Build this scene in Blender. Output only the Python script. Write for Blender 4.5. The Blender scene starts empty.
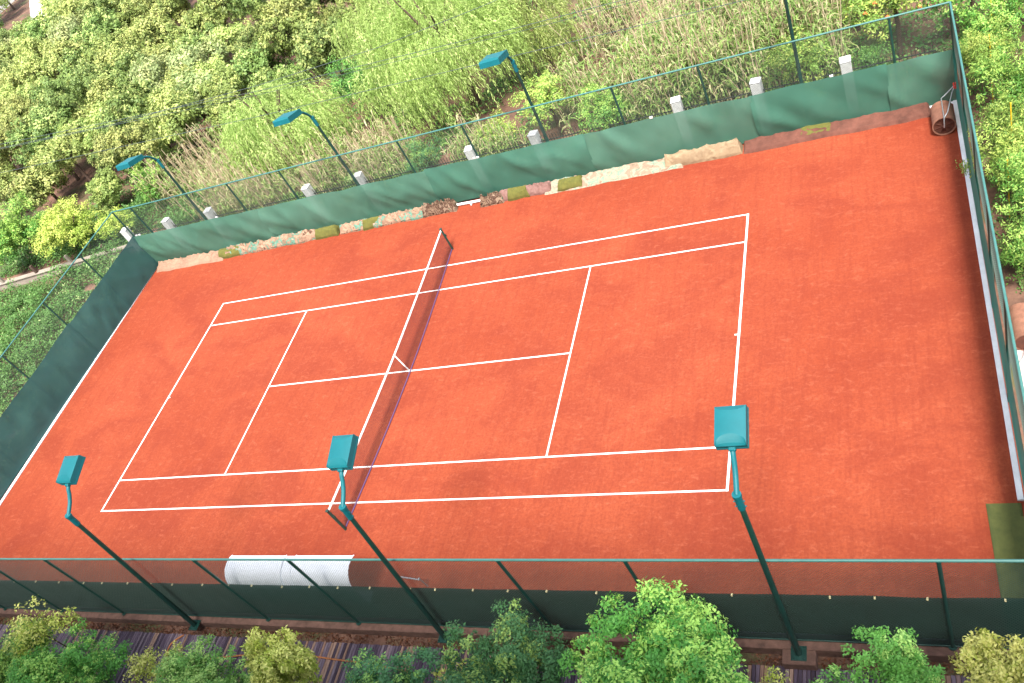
import bpy, math, random
import numpy as np
from mathutils import Vector, Matrix, Euler

# ------------------------------------------------------------------ camera, world, light
scene = bpy.context.scene
cd = bpy.data.cameras.new('camera'); cam = bpy.data.objects.new('camera', cd)
scene.collection.objects.link(cam); scene.camera = cam
cam.location = (17.328, -18.033, 19.422)
cam.rotation_euler = (math.radians(45.4382), math.radians(23.4055), math.radians(13.7514))
cd.sensor_fit = 'HORIZONTAL'; cd.sensor_width = 36; cd.lens = 876.245 / 1024 * 36
cd.clip_start = 0.1; cd.clip_end = 2000

SUN_EL, SUN_AZ = 61, 158          # azimuth: clockwise from +y
w = bpy.data.worlds.new('World'); scene.world = w; w.use_nodes = True
nt = w.node_tree; nt.nodes.clear()
sky = nt.nodes.new('ShaderNodeTexSky'); sky.sky_type = 'NISHITA'; sky.sun_disc = False
sky.sun_elevation = math.radians(SUN_EL); sky.sun_rotation = math.radians(SUN_AZ)
sky.air_density = 1.0; sky.dust_density = 3.0; sky.ozone_density = 0.6
bg = nt.nodes.new('ShaderNodeBackground'); bg.inputs[1].default_value = 0.15
wo = nt.nodes.new('ShaderNodeOutputWorld')
hs_ = nt.nodes.new('ShaderNodeHueSaturation'); hs_.inputs['Saturation'].default_value = .45; hs_.inputs['Value'].default_value = 1.05
nt.links.new(sky.outputs[0], hs_.inputs['Color']); nt.links.new(hs_.outputs[0], bg.inputs[0]); nt.links.new(bg.outputs[0], wo.inputs[0])
sd = bpy.data.lights.new('sun', 'SUN'); sd.energy = 3.3; sd.angle = math.radians(11); sd.color = (1, 0.94, 0.84)
sun = bpy.data.objects.new('sun', sd); scene.collection.objects.link(sun)
a = math.radians(SUN_AZ); e = math.radians(SUN_EL)
sdir = Vector((math.sin(a) * math.cos(e), math.cos(a) * math.cos(e), math.sin(e)))
sun.rotation_euler = sdir.to_track_quat('Z', 'Y').to_euler()
scene.view_settings.view_transform = 'Standard'; scene.view_settings.look = 'None'
scene.view_settings.exposure = 1.46; scene.view_settings.gamma = 1
scene.view_settings.use_curve_mapping = False
scene.cycles.max_bounces = 6; scene.cycles.transparent_max_bounces = 12

rng = np.random.default_rng(7)
random.seed(7)
COL = scene.collection

# ------------------------------------------------------------------ noise
def _hash(ix, iy, iz):
    n = (ix * 374761393 + iy * 668265263 + iz * 2147483647 // 3) & 0xffffffff
    n = ((n ^ (n >> 13)) * 1274126177) & 0xffffffff
    return ((n ^ (n >> 16)) & 0xffff) / 65535.0
def vnoise(p):
    p = np.asarray(p, float); i = np.floor(p).astype(np.int64); f = p - i; f = f * f * (3 - 2 * f)
    out = 0
    for dx in (0, 1):
        for dy in (0, 1):
            for dz in (0, 1):
                wgt = (f[:, 0] if dx else 1 - f[:, 0]) * (f[:, 1] if dy else 1 - f[:, 1]) * (f[:, 2] if dz else 1 - f[:, 2])
                out = out + wgt * _hash(i[:, 0] + dx, i[:, 1] + dy, i[:, 2] + dz)
    return out
def fbm(p, oct=4):
    p = np.asarray(p, float); s = 0; amp = .5
    for o in range(oct):
        s = s + amp * vnoise(p); p = p * 2.03 + 17.1; amp *= .5
    return s

# ------------------------------------------------------------------ materials
def newmat(name):
    m = bpy.data.materials.new(name); m.use_nodes = True
    n = m.node_tree.nodes; b = n['Principled BSDF']
    return m, m.node_tree, n, m.node_tree.links, b
def simple(name, col, rough=.6, metal=0, var=.0, scale=6, spec=.5, bump=0, col2=None):
    m, t, n, l, b = newmat(name)
    b.inputs['Base Color'].default_value = (*col, 1); b.inputs['Roughness'].default_value = rough
    b.inputs['Metallic'].default_value = metal; b.inputs['Specular IOR Level'].default_value = spec
    if var or col2 or bump:
        tc = n.new('ShaderNodeTexCoord'); no = n.new('ShaderNodeTexNoise')
        no.inputs['Scale'].default_value = scale; no.inputs['Detail'].default_value = 6; no.inputs['Roughness'].default_value = .65
        l.new(tc.outputs['Object'], no.inputs['Vector'])
        cr = n.new('ShaderNodeValToRGB'); cr.color_ramp.elements[0].position = .3; cr.color_ramp.elements[1].position = .7
        c2 = col2 if col2 else tuple(c * (1 - var) for c in col)
        cr.color_ramp.elements[0].color = (*c2, 1); cr.color_ramp.elements[1].color = (*col, 1)
        l.new(no.outputs['Fac'], cr.inputs[0]); l.new(cr.outputs[0], b.inputs['Base Color'])
        if bump:
            bp = n.new('ShaderNodeBump'); bp.inputs['Strength'].default_value = bump; bp.inputs['Distance'].default_value = .02
            l.new(no.outputs['Fac'], bp.inputs['Height']); l.new(bp.outputs[0], b.inputs['Normal'])
    return m
def foliage(name, dark, mid, tip, trans=.24, rough=.55):
    """leaf colours differ leaf by leaf: attribute rnd picks mature tone, attribute tip marks fresh shoots and top light painted into crowns"""
    m, t, n, l, b = newmat(name)
    at = n.new('ShaderNodeAttribute'); at.attribute_name = 'rnd'
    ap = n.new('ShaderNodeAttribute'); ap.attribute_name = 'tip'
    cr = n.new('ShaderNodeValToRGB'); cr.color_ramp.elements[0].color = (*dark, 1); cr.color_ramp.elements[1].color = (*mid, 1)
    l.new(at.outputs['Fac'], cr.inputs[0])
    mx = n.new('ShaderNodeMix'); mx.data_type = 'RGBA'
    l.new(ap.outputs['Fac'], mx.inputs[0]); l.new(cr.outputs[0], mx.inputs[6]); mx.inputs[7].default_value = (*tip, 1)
    oi = n.new('ShaderNodeObjectInfo'); hs = n.new('ShaderNodeHueSaturation')
    mr = n.new('ShaderNodeMapRange'); mr.inputs[3].default_value = .8; mr.inputs[4].default_value = 1.25
    l.new(oi.outputs['Random'], mr.inputs[0]); l.new(mr.outputs[0], hs.inputs['Value'])
    mh = n.new('ShaderNodeMath'); mh.operation = 'MULTIPLY_ADD'; mh.inputs[1].default_value = .025; mh.inputs[2].default_value = .4875
    l.new(oi.outputs['Random'], mh.inputs[0]); l.new(mh.outputs[0], hs.inputs['Hue'])
    l.new(mx.outputs[2], hs.inputs['Color']); l.new(hs.outputs[0], b.inputs['Base Color'])
    b.inputs['Roughness'].default_value = rough; b.inputs['Specular IOR Level'].default_value = .35
    tr = n.new('ShaderNodeBsdfTranslucent'); l.new(hs.outputs[0], tr.inputs[0])
    ms = n.new('ShaderNodeMixShader'); ms.inputs[0].default_value = trans
    l.new(b.outputs[0], ms.inputs[1]); l.new(tr.outputs[0], ms.inputs[2])
    l.new(ms.outputs[0], n['Material Output'].inputs[0])
    return m
def netting(name, col, col2, alpha, trans=.25, scale=.35, rough=.7):
    m, t, n, l, b = newmat(name)
    tc = n.new('ShaderNodeTexCoord'); no = n.new('ShaderNodeTexNoise'); no.inputs['Scale'].default_value = scale
    no.inputs['Detail'].default_value = 5; l.new(tc.outputs['Object'], no.inputs['Vector'])
    cr = n.new('ShaderNodeValToRGB'); cr.color_ramp.elements[0].position = .35; cr.color_ramp.elements[1].position = .68
    cr.color_ramp.elements[0].color = (*col, 1); cr.color_ramp.elements[1].color = (*col2, 1)
    l.new(no.outputs['Fac'], cr.inputs[0]); l.new(cr.outputs[0], b.inputs['Base Color'])
    b.inputs['Roughness'].default_value = rough; b.inputs['Specular IOR Level'].default_value = .3
    mp = n.new('ShaderNodeMapping'); mp.inputs['Rotation'].default_value = (.5, .7, .5); mp.inputs['Scale'].default_value = (.8, .8, .35); l.new(tc.outputs['Object'], mp.inputs[0])
    rn = n.new('ShaderNodeTexNoise'); rn.noise_type = 'RIDGED_MULTIFRACTAL'; rn.inputs['Scale'].default_value = 1.6; rn.inputs['Detail'].default_value = 3; l.new(mp.outputs[0], rn.inputs['Vector'])
    bp = n.new('ShaderNodeBump'); bp.inputs['Strength'].default_value = 1; bp.inputs['Distance'].default_value = .09; l.new(rn.outputs['Fac'], bp.inputs['Height']); l.new(bp.outputs[0], b.inputs['Normal'])
    tl = n.new('ShaderNodeBsdfTranslucent'); l.new(cr.outputs[0], tl.inputs[0])
    m1 = n.new('ShaderNodeMixShader'); m1.inputs[0].default_value = trans
    l.new(b.outputs[0], m1.inputs[1]); l.new(tl.outputs[0], m1.inputs[2])
    tp = n.new('ShaderNodeBsdfTransparent'); m2 = n.new('ShaderNodeMixShader'); m2.inputs[0].default_value = alpha
    l.new(m1.outputs[0], m2.inputs[1]); l.new(tp.outputs[0], m2.inputs[2]); l.new(m2.outputs[0], n['Material Output'].inputs[0])
    return m

def crumple(m, scale=5, strength=1.0, dist=.06):
    n = m.node_tree.nodes; l = m.node_tree.links; b = n['Principled BSDF']; tc = n.new('ShaderNodeTexCoord')
    no = n.new('ShaderNodeTexNoise'); no.inputs['Scale'].default_value = scale; no.inputs['Detail'].default_value = 5; no.inputs['Distortion'].default_value = .8
    no.noise_type = 'RIDGED_MULTIFRACTAL' if hasattr(no, 'noise_type') else no.noise_type
    l.new(tc.outputs['Object'], no.inputs['Vector']); bp = n.new('ShaderNodeBump'); bp.inputs['Strength'].default_value = strength; bp.inputs['Distance'].default_value = dist
    l.new(no.outputs['Fac'], bp.inputs['Height']); l.new(bp.outputs[0], b.inputs['Normal']); return m
def clay_material():
    m, t, n, l, b = newmat('clay')
    tc = n.new('ShaderNodeTexCoord')
    def noise(scale, det, rough, sx=1, sy=1, dist=0, rot=0):
        mp = n.new('ShaderNodeMapping'); mp.inputs['Scale'].default_value = (sx, sy, 1); mp.inputs['Rotation'].default_value = (0, 0, rot)
        l.new(tc.outputs['Object'], mp.inputs[0]); q = n.new('ShaderNodeTexNoise')
        q.inputs['Scale'].default_value = scale; q.inputs['Detail'].default_value = det; q.inputs['Roughness'].default_value = rough
        q.inputs['Distortion'].default_value = dist; l.new(mp.outputs[0], q.inputs['Vector']); return q.outputs['Fac']
    def ramp(inp, a, b_, va=0, vb=1):
        r = n.new('ShaderNodeMapRange'); r.inputs[1].default_value = a; r.inputs[2].default_value = b_
        r.inputs[3].default_value = va; r.inputs[4].default_value = vb; l.new(inp, r.inputs[0]); return r.outputs[0]
    def mul(x, y):
        k = n.new('ShaderNodeMath'); k.operation = 'MULTIPLY'
        for i, v in enumerate((x, y)):
            if isinstance(v, (int, float)): k.inputs[i].default_value = v
            else: l.new(v, k.inputs[i])
        return k.outputs[0]
    def mix(f, c1, c2):
        x = n.new('ShaderNodeMix'); x.data_type = 'RGBA'; l.new(f, x.inputs[0])
        for i, c in ((6, c1), (7, c2)):
            if isinstance(c, tuple): x.inputs[i].default_value = (*c, 1)
            else: l.new(c, x.inputs[i])
        return x.outputs[2]
    base = mix(ramp(noise(.16, 4, .55), .35, .65), (.225, .041, .0175), (.285, .061, .027))
    damp = mix(mul(ramp(noise(.33, 5, .6, 1, 1.6, .6), .46, .62), .6), base, (.185, .031, .016))
    brush = mix(mul(ramp(noise(1.0, 5, .7, 7, .5, .5, .12), .48, .64), .38), damp, (.175, .029, .015))
    scuff = mix(mul(ramp(noise(3.2, 8, .75, 1, 1.9, .9, .5), .52, .72), .55), brush, (.38, .108, .057))
    scuff2 = mix(mul(ramp(noise(6.5, 6, .7, .6, 1.8, .3, -.15), .50, .70), .34), scuff, (.175, .029, .015))
    scuff3 = mix(mul(ramp(noise(11, 6, .72, 1.8, .8, .5, .9), .54, .76), .30), scuff2, (.38, .108, .058))
    # clay turns darker in patches towards the right-hand boundary
    sp = n.new('ShaderNodeSeparateXYZ'); l.new(tc.outputs['Object'], sp.inputs[0])
    edge = mul(ramp(sp.outputs[0], 15.2, 18.2), mul(ramp(noise(.5, 5, .6), .3, .62), .28))
    edged = mix(edge, scuff3, (.16, .027, .014))
    fine = mix(mul(ramp(noise(13, 5, .7), .44, .62), .42), edged, (.155, .026, .014))
    l.new(fine, b.inputs['Base Color']); b.inputs['Roughness'].default_value = .95; b.inputs['Specular IOR Level'].default_value = .15
    bp = n.new('ShaderNodeBump'); bp.inputs['Strength'].default_value = .45; bp.inputs['Distance'].default_value = .02
    l.new(noise(14, 8, .75, 1, 1.8), bp.inputs['Height']); l.new(bp.outputs[0], b.inputs['Normal'])
    return m
def camo_material(name, cols, scale=2.2):
    m, t, n, l, b = newmat(name); crumple(m)
    tc = n.new('ShaderNodeTexCoord'); no = n.new('ShaderNodeTexNoise'); no.inputs['Scale'].default_value = scale
    no.inputs['Detail'].default_value = 4; no.inputs['Distortion'].default_value = 1.2
    l.new(tc.outputs['Object'], no.inputs['Vector'])
    cr = n.new('ShaderNodeValToRGB'); cr.color_ramp.interpolation = 'CONSTANT'
    e0 = cr.color_ramp.elements; pos = np.linspace(.34, .64, len(cols) - 1)
    e0[0].color = (*cols[0], 1); e0[0].position = 0
    e0[1].position = float(pos[0]); e0[1].color = (*cols[1], 1)
    for p, c in zip(pos[1:], cols[2:]):
        k = e0.new(float(p)); k.color = (*c, 1)
    l.new(no.outputs['Fac'], cr.inputs[0]); l.new(cr.outputs[0], b.inputs['Base Color'])
    b.inputs['Roughness'].default_value = .85; b.inputs['Specular IOR Level'].default_value = .2
    return m

M = {}
M['clay'] = clay_material()
M['line'] = simple('line_white', (.82, .80, .78), .7, var=.14, scale=5)
M['kerb_white'] = simple('kerb_white', (.80, .80, .84), .6, var=.2, scale=3)
M['teal'] = simple('teal_paint', (.004, .115, .14), .5, var=.12, scale=4, spec=.3)
M['green_pole'] = simple('green_paint', (.008, .055, .045), .42, var=.3, scale=4)
M['rail'] = simple('rail_paint', (.05, .17, .155), .45, var=.25, scale=3)
M['wire'] = simple('wire_green', (.03, .07, .06), .5)
M['wire_pale'] = simple('wire_old', (.07, .10, .085), .5)
M['glass'] = simple('lamp_glass', (.75, .78, .8), .15)
M['metal'] = simple('galvanised', (.55, .57, .6), .35, .6, var=.3, scale=8)
M['concrete'] = simple('concrete', (.36, .30, .26), .9, var=.45, scale=3, bump=.4)
M['pale_concrete'] = simple('pale_concrete', (.30, .26, .22), .9, var=.3, scale=2, bump=.3)
M['brick'] = simple('brick_ledge', (.20, .11, .085), .9, scale=5, bump=.5, col2=(.08, .045, .035))
M['pillar'] = simple('pillar_render', (.66, .66, .66), .85, var=.35, scale=3, bump=.3)
M['iron'] = simple('iron', (.02, .022, .022), .5)
M['net'] = simple('net_cord', (.035, .012, .022), .8)
M['net_edge'] = simple('net_edge', (.09, .045, .13), .8)
M['band'] = simple('net_band', (.85, .85, .85), .8)
M['shade_far'] = netting('shade_net_far', (.06, .165, .12), (.095, .22, .165), .08)
M['shade_far2'] = netting('shade_net_saturated', (.045, .15, .108), (.07, .195, .145), .07)
M['shade_left'] = netting('shade_net_left', (.03, .10, .10), (.045, .13, .128), .05)
M['shade_near'] = netting('shade_net_near', (.010, .042, .034), (.016, .058, .046), .06, .03)  # base colour darkened to stand in for the backlit, shaded side
M['shade_right'] = netting('shade_net_right', (.02, .15, .13), (.03, .19, .16), .06)
M['skirt'] = simple('plastic_skirt', (.03, .035, .05), .35, var=.5, scale=2)
M['turf'] = simple('artificial_turf', (.095, .105, .026), .95, scale=2.3, bump=.8, col2=(.05, .062, .015))
M['mat_olive'] = simple('olive_mat', (.115, .11, .02), .95, scale=6, bump=.8, col2=(.07, .075, .014))
M['tan'] = simple('tan_tarp', (0.281, 0.183, 0.124), .8, scale=2.5, bump=.5, col2=(0.195, 0.108, 0.074))
M['tan2'] = simple('sand_tarp', (0.296, 0.225, 0.136), .8, scale=2, bump=.5, col2=(0.186, 0.125, 0.074))
M['camo'] = camo_material('camo_tarp', [(0.109, 0.062, 0.042), (0.296, 0.200, 0.140), (0.234, 0.150, 0.104), (0.101, 0.208, 0.158), (0.281, 0.216, 0.166)], 2.4)
M['camo2'] = camo_material('camo_sheet', [(.20, .145, .105), (.29, .225, .165), (.17, .235, .18), (.31, .245, .185), (.25, .18, .13), (.22, .165, .12)], 2.2)
M['camo_dark'] = camo_material('camo_bundle', [(0.033, 0.018, 0.011), (0.165, 0.109, 0.074), (0.079, 0.045, 0.031), (0.218, 0.154, 0.110), (0.046, 0.083, 0.055)], 3.0)
M['pink'] = simple('pink_cloth', (.22, .125, .11), .85, scale=3, bump=.4, col2=(.13, .06, .05))
M['brown_carpet'] = simple('brown_carpet', (0.145, 0.054, 0.037), .95, scale=2.2, bump=.7, col2=(0.066, 0.023, 0.015))
for k_ in ('tan', 'tan2', 'pink'): crumple(M[k_], 3.5, .8, .05)
M['rust'] = simple('rust', (.30, .14, .09), .8, scale=4, bump=.6, col2=(.15, .06, .038))
M['rust_dark'] = simple('rust_dark', (.12, .035, .02), .85, scale=8, bump=.5, col2=(.06, .02, .012))
M['white_roof'] = simple('white_sheet_roof', (.80, .84, .92), .4, var=.1, scale=1.5)
M['plank'] = None
M['hose'] = simple('orange_hose', (.45, .17, .06), .5)
M['bark'] = simple('bark', (.09, .055, .04), .9, scale=9, bump=.6, col2=(.05, .03, .022))
M['cable'] = simple('cable', (.05, .07, .075), .7)
M['yellow'] = simple('yellow_paint', (.75, .48, .02), .6)
M['roof_red'] = simple('roof_red', (.40, .16, .09), .8, scale=1, col2=(.3, .11, .06))
M['white_wall'] = simple('white_wall', (.8, .79, .76), .8, var=.1, scale=.5)
M['tie'] = simple('cable_tie', (.75, .65, .35), .6)
M['red'] = simple('red_tape', (.6, .04, .03), .6)

def ground_material():
    m, t, n, l, b = newmat('soil_ground')
    tc = n.new('ShaderNodeTexCoord')
    def noise(s, d=6):
        q = n.new('ShaderNodeTexNoise'); q.inputs['Scale'].default_value = s; q.inputs['Detail'].default_value = d
        q.inputs['Roughness'].default_value = .65; l.new(tc.outputs['Object'], q.inputs['Vector']); return q.outputs['Fac']
    c1 = n.new('ShaderNodeValToRGB'); c1.color_ramp.elements[0].position = .35; c1.color_ramp.elements[1].position = .65
    c1.color_ramp.elements[0].color = (.07, .035, .024, 1); c1.color_ramp.elements[1].color = (.18, .095, .065, 1)
    l.new(noise(1.2), c1.inputs[0])
    c2 = n.new('ShaderNodeMix'); c2.data_type = 'RGBA'
    r = n.new('ShaderNodeMapRange'); r.inputs[1].default_value = .5; r.inputs[2].default_value = .62; r.inputs[4].default_value = .8
    l.new(noise(.35, 8), r.inputs[0]); l.new(r.outputs[0], c2.inputs[0]); l.new(c1.outputs[0], c2.inputs[6])
    c2.inputs[7].default_value = (.055, .085, .025, 1)
    l.new(c2.outputs[2], b.inputs['Base Color']); b.inputs['Roughness'].default_value = .95
    bp = n.new('ShaderNodeBump'); bp.inputs['Strength'].default_value = .6; bp.inputs['Distance'].default_value = .05
    l.new(noise(6), bp.inputs['Height']); l.new(bp.outputs[0], b.inputs['Normal'])
    return m
M['soil'] = ground_material()
def plank_material():
    m, t, n, l, b = newmat('weathered_planks')
    at = n.new('ShaderNodeAttribute'); at.attribute_name = 'rnd'
    cr = n.new('ShaderNodeValToRGB'); els = cr.color_ramp.elements
    els[0].color = (.045, .028, .05, 1); els[0].position = 0; els[1].color = (.36, .24, .19, 1); els[1].position = 1
    for p, c in ((.35, (.10, .07, .11)), (.6, (.16, .12, .165)), (.8, (.23, .18, .22)), (.88, (.28, .16, .11))):
        k = els.new(p); k.color = (*c, 1)
    l.new(at.outputs['Fac'], cr.inputs[0])
    tc = n.new('ShaderNodeTexCoord'); mp = n.new('ShaderNodeMapping'); mp.inputs['Scale'].default_value = (30, 2, 2)
    l.new(tc.outputs['Object'], mp.inputs[0]); no = n.new('ShaderNodeTexNoise'); no.inputs['Scale'].default_value = 1.5; no.inputs['Detail'].default_value = 6
    l.new(mp.outputs[0], no.inputs['Vector']); mx = n.new('ShaderNodeMix'); mx.data_type = 'RGBA'; mx.blend_type = 'MULTIPLY'; mx.inputs[0].default_value = .8
    l.new(cr.outputs[0], mx.inputs[6]); r = n.new('ShaderNodeMapRange'); r.inputs[1].default_value = .3; r.inputs[2].default_value = .7; r.inputs[3].default_value = .45; r.inputs[4].default_value = 1.2
    l.new(no.outputs['Fac'], r.inputs[0]); l.new(r.outputs[0], mx.inputs[7]); l.new(mx.outputs[2], b.inputs['Base Color'])
    b.inputs['Roughness'].default_value = .75
    return m
M['plank'] = plank_material()

# ------------------------------------------------------------------ mesh helpers
def setp(o, label=None, cat=None, group=None, kind=None):
    if label: o['label'] = label
    if cat: o['category'] = cat
    if group: o['group'] = group
    if kind: o['kind'] = kind
    return o
def thing(name, label, cat, loc=(0, 0, 0), group=None):
    o = bpy.data.objects.new(name, None); COL.objects.link(o); o.location = loc; o.empty_display_size = .2
    return setp(o, label, cat, group)
def root_loc(o):
    v = Vector((0, 0, 0))
    while o is not None:
        v += o.location; o = o.parent
    return v
def mesh_np(name, V, F, mat, attrs=None, smooth=False):
    """V (n,3); F (m,k) constant-size faces"""
    me = bpy.data.meshes.new(name); V = np.asarray(V, np.float32); F = np.asarray(F, np.int32)
    me.vertices.add(len(V)); me.vertices.foreach_set('co', V.ravel())
    k = F.shape[1]; me.loops.add(F.size); me.loops.foreach_set('vertex_index', F.ravel())
    me.polygons.add(len(F)); me.polygons.foreach_set('loop_start', np.arange(0, F.size, k, dtype=np.int32))
    me.polygons.foreach_set('loop_total', np.full(len(F), k, np.int32))
    if smooth: me.polygons.foreach_set('use_smooth', np.ones(len(F), bool))
    me.update(calc_edges=True)
    for an, av in (attrs or {}).items():
        at = me.attributes.new(an, 'FLOAT', 'FACE'); at.data.foreach_set('value', np.asarray(av, np.float32))
    me.materials.append(mat); return me
def link(name, me, parent=None, loc=(0, 0, 0)):
    o = bpy.data.objects.new(name, me); COL.objects.link(o); o.parent = parent; o.location = loc
    return o
class MB:
    def __init__(s): s.v = []; s.f = []; s.sm = []; s.att = []
    def add(s, vs, fs, smooth=False, att=0):
        n = len(s.v); s.v += [tuple(map(float, q)) for q in vs]
        s.f += [tuple(i + n for i in f) for f in fs]; s.sm += [smooth] * len(fs); s.att += [att] * len(fs); return s
    def box(s, c, size, rot=None, bev=0, att=0):
        hx, hy, hz = [d / 2 for d in size]; R = Euler(rot).to_matrix() if rot else Matrix.Identity(3)
        if not bev:
            vs = [Vector((x, y, z)) for z in (-hz, hz) for y in (-hy, hy) for x in (-hx, hx)]
            fs = [(0, 2, 3, 1), (4, 5, 7, 6), (0, 1, 5, 4), (2, 6, 7, 3), (0, 4, 6, 2), (1, 3, 7, 5)]
        else:
            vs = []; b = bev
            for z, q in ((-hz, b), (-hz + b, 0), (hz - b, 0), (hz, b)):
                X, Y = hx - q, hy - q
                for (x, y) in ((X - b, -Y), (X, -Y + b), (X, Y - b), (X - b, Y), (-X + b, Y), (-X, Y - b), (-X, -Y + b), (-X + b, -Y)):
                    vs.append(Vector((x, y, z)))
            fs = [tuple(range(7, -1, -1)), tuple(range(24, 32))]
            for r in range(3):
                for i in range(8):
                    j = (i + 1) % 8; fs.append((r * 8 + i, r * 8 + j, r * 8 + 8 + j, r * 8 + 8 + i))
        return s.add([R @ v + Vector(c) for v in vs], fs, False, att)
    def tube(s, pts, r, n=8, caps=True, smooth=True, att=0):
        pts = [Vector(p) for p in pts]; rs = r if isinstance(r, (list, tuple)) else [r] * len(pts)
        vs = []; fs = []; up = None
        for i, p in enumerate(pts):
            d = (pts[min(i + 1, len(pts) - 1)] - pts[max(i - 1, 0)]).normalized()
            if up is None: up = Vector((0, 0, 1)) if abs(d.z) < .9 else Vector((1, 0, 0))
            a_ = d.cross(up).normalized(); b_ = a_.cross(d).normalized(); up = b_
            for k in range(n):
                t = 2 * math.pi * k / n; vs.append(p + (a_ * math.cos(t) + b_ * math.sin(t)) * rs[i])
        for i in range(len(pts) - 1):
            for k in range(n):
                k2 = (k + 1) % n; fs.append((i * n + k, i * n + k2, (i + 1) * n + k2, (i + 1) * n + k))
        s.add(vs, fs, smooth, att)
        if caps: s.add(vs[:n], [tuple(range(n - 1, -1, -1))], False, att); s.add(vs[-n:], [tuple(range(n))], False, att)
        return s
    def sheet(s, rows, smooth=True, closed=False):
        nr, nc = len(rows), len(rows[0]); vs = [p for r in rows for p in r]; fs = []
        for i in range(nr - 1):
            for j in range(nc - (0 if closed else 1)):
                j2 = (j + 1) % nc; fs.append((i * nc + j, i * nc + j2, (i + 1) * nc + j2, (i + 1) * nc + j))
        return s.add(vs, fs, smooth)
    def build(s, name, mat, parent=None, origin=None, attr=False):
        base = root_loc(parent) if parent else Vector(origin or (0, 0, 0))
        me = bpy.data.meshes.new(name); me.from_pydata([tuple(Vector(v) - base) for v in s.v], [], s.f)
        me.polygons.foreach_set('use_smooth', s.sm)
        if attr:
            at = me.attributes.new('rnd', 'FLOAT', 'FACE'); at.data.foreach_set('value', s.att)
        me.update(); me.materials.append(mat)
        return link(name, me, parent, (0, 0, 0) if parent else tuple(base))

# ------------------------------------------------------------------ setting
GZ = -0.35
mb = MB(); N = 40
rows = [[(x, y, GZ) for x in np.linspace(-500, 400, N)] for y in np.linspace(-300, 700, N)]
mb.sheet(rows, False); setp(mb.build('ground', M['soil']), kind='structure')
X0, X1, Y0, Y1 = -18.57, 18.60, -9.43, 9.47       # fence planes
court = MB().box((0, .105, -.25), (37.2, 18.99, .5)).build('court', M['clay']); setp(court, kind='structure')
ln = MB(); Z = .004
def hline(y, xa, xb, w_=.055): ln.add([(xa, y - w_ / 2, Z), (xb, y - w_ / 2, Z), (xb, y + w_ / 2, Z), (xa, y + w_ / 2, Z)], [(0, 1, 2, 3)])
def vline(x, ya, yb, w_=.055): ln.add([(x - w_ / 2, ya, Z), (x + w_ / 2, ya, Z), (x + w_ / 2, yb, Z), (x - w_ / 2, yb, Z)], [(0, 1, 2, 3)])
for s_ in (-1, 1):
    hline(s_ * 5.45, -11.835, 11.835); hline(s_ * 4.08, -11.835, 11.835)
    vline(s_ * 11.87, -5.4825, 5.4825, .07); vline(s_ * 6.4, -4.0475, 4.0475)
hline(0, -6.3675, 6.3675); vline(-11.79, -.025, .025, .10); vline(11.79, -.025, .025, .10)
setp(ln.build('court_lines', M['line']), kind='structure')
# kerbs
kb = MB()
def kerb(p, q, wd, h):
    p = Vector(p); q = Vector(q); L = (q - p).length; d = (q - p) / L; ang = math.atan2(d.y, d.x)
    kb.box(((p.x + q.x) / 2, (p.y + q.y) / 2, h / 2), (L, wd, h), (0, 0, ang), .012)
kerb((-18.62, 9.0, 0), (-18.3, -9.3, 0), .13, .05)
kb.build('kerb', M['kerb_white'])
kl = COL.objects[-1]; setp(kl, kind='structure')
kb = MB(); kerb((18.50, 9.40, 0), (18.46, -6.0, 0), .13, .08); kerb((17.3, 9.36, 0), (18.47, 9.36, 0), .1, .05)
setp(kb.build('kerb', M['kerb_white']), kind='structure')
# path on the right, road far away, ledge and boardwalk at the near side
rd = MB(); rd.add([(18.86, -14, GZ + .008), (23, -14, GZ + .008), (23, -.2, GZ + .008), (20.6, -.1, GZ + .008), (18.86, .05, GZ + .008)], [(0, 1, 2, 3, 4)])
M['path'] = simple('path_concrete', (.62, .52, .50), .9, var=.22, scale=2, bump=.3)
setp(rd.build('path', M['path']), kind='structure')
rd = MB(); rd.add([(-98, 88, GZ + .01), (-89, 84, GZ + .01), (-58, 48, GZ + .01), (-62, 48, GZ + .01)], [(0, 1, 2, 3)])
setp(rd.build('road', M['white_wall']), kind='structure')
setp(MB().box((0, -9.51, -.22), (38.4, .23, .40), None, .015).build('ledge', M['brick']), kind='structure')
dk = MB(); x = -19.0
while x < 19.5:
    wd = .092; dk.box((x + wd / 2, -10.97 + random.uniform(-.015, .015), -.30 + random.uniform(-.004, .004)), (wd - .014, 2.1, .035), None, 0, random.random()); x += wd
setp(dk.build('boardwalk', M['plank'], attr=True), kind='structure')

# ------------------------------------------------------------------ fences
def wires(axis, c, a0, a1, z0, z1, pitch, r):
    """diamond chain-link: straight diagonal wires both ways, as thin three-sided prisms"""
    V = []; F = []; H = z1 - z0; nn = 0
    for sgn in (1, -1):
        s0 = a0 - H if sgn == 1 else a0
        s1 = a1 if sgn == 1 else a1 + H
        for s in np.arange(s0, s1, pitch * 1.414):
            pa, za, pb, zb = s, z0, s + sgn * H, z1
            if sgn == 1:
                if pa < a0: za += a0 - pa; pa = a0
                if pb > a1: zb -= pb - a1; pb = a1
            else:
                if pa > a1: za += pa - a1; pa = a1
                if pb < a0: zb -= a0 - pb; pb = a0
            if zb - za < .05: continue
            off = .002 * sgn
            for (p, z) in ((pa, za), (pb, zb)):
                for k in range(3):
                    t = 2 * math.pi * k / 3
                    V.append((p + r * math.cos(t), c + off + r * math.sin(t), z) if axis == 'x' else (c + off + r * math.sin(t), p + r * math.cos(t), z))
            F += [(nn, nn + 1, nn + 4, nn + 3), (nn + 1, nn + 2, nn + 5, nn + 4), (nn + 2, nn, nn + 3, nn + 5)]; nn += 6
    return V, F
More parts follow.
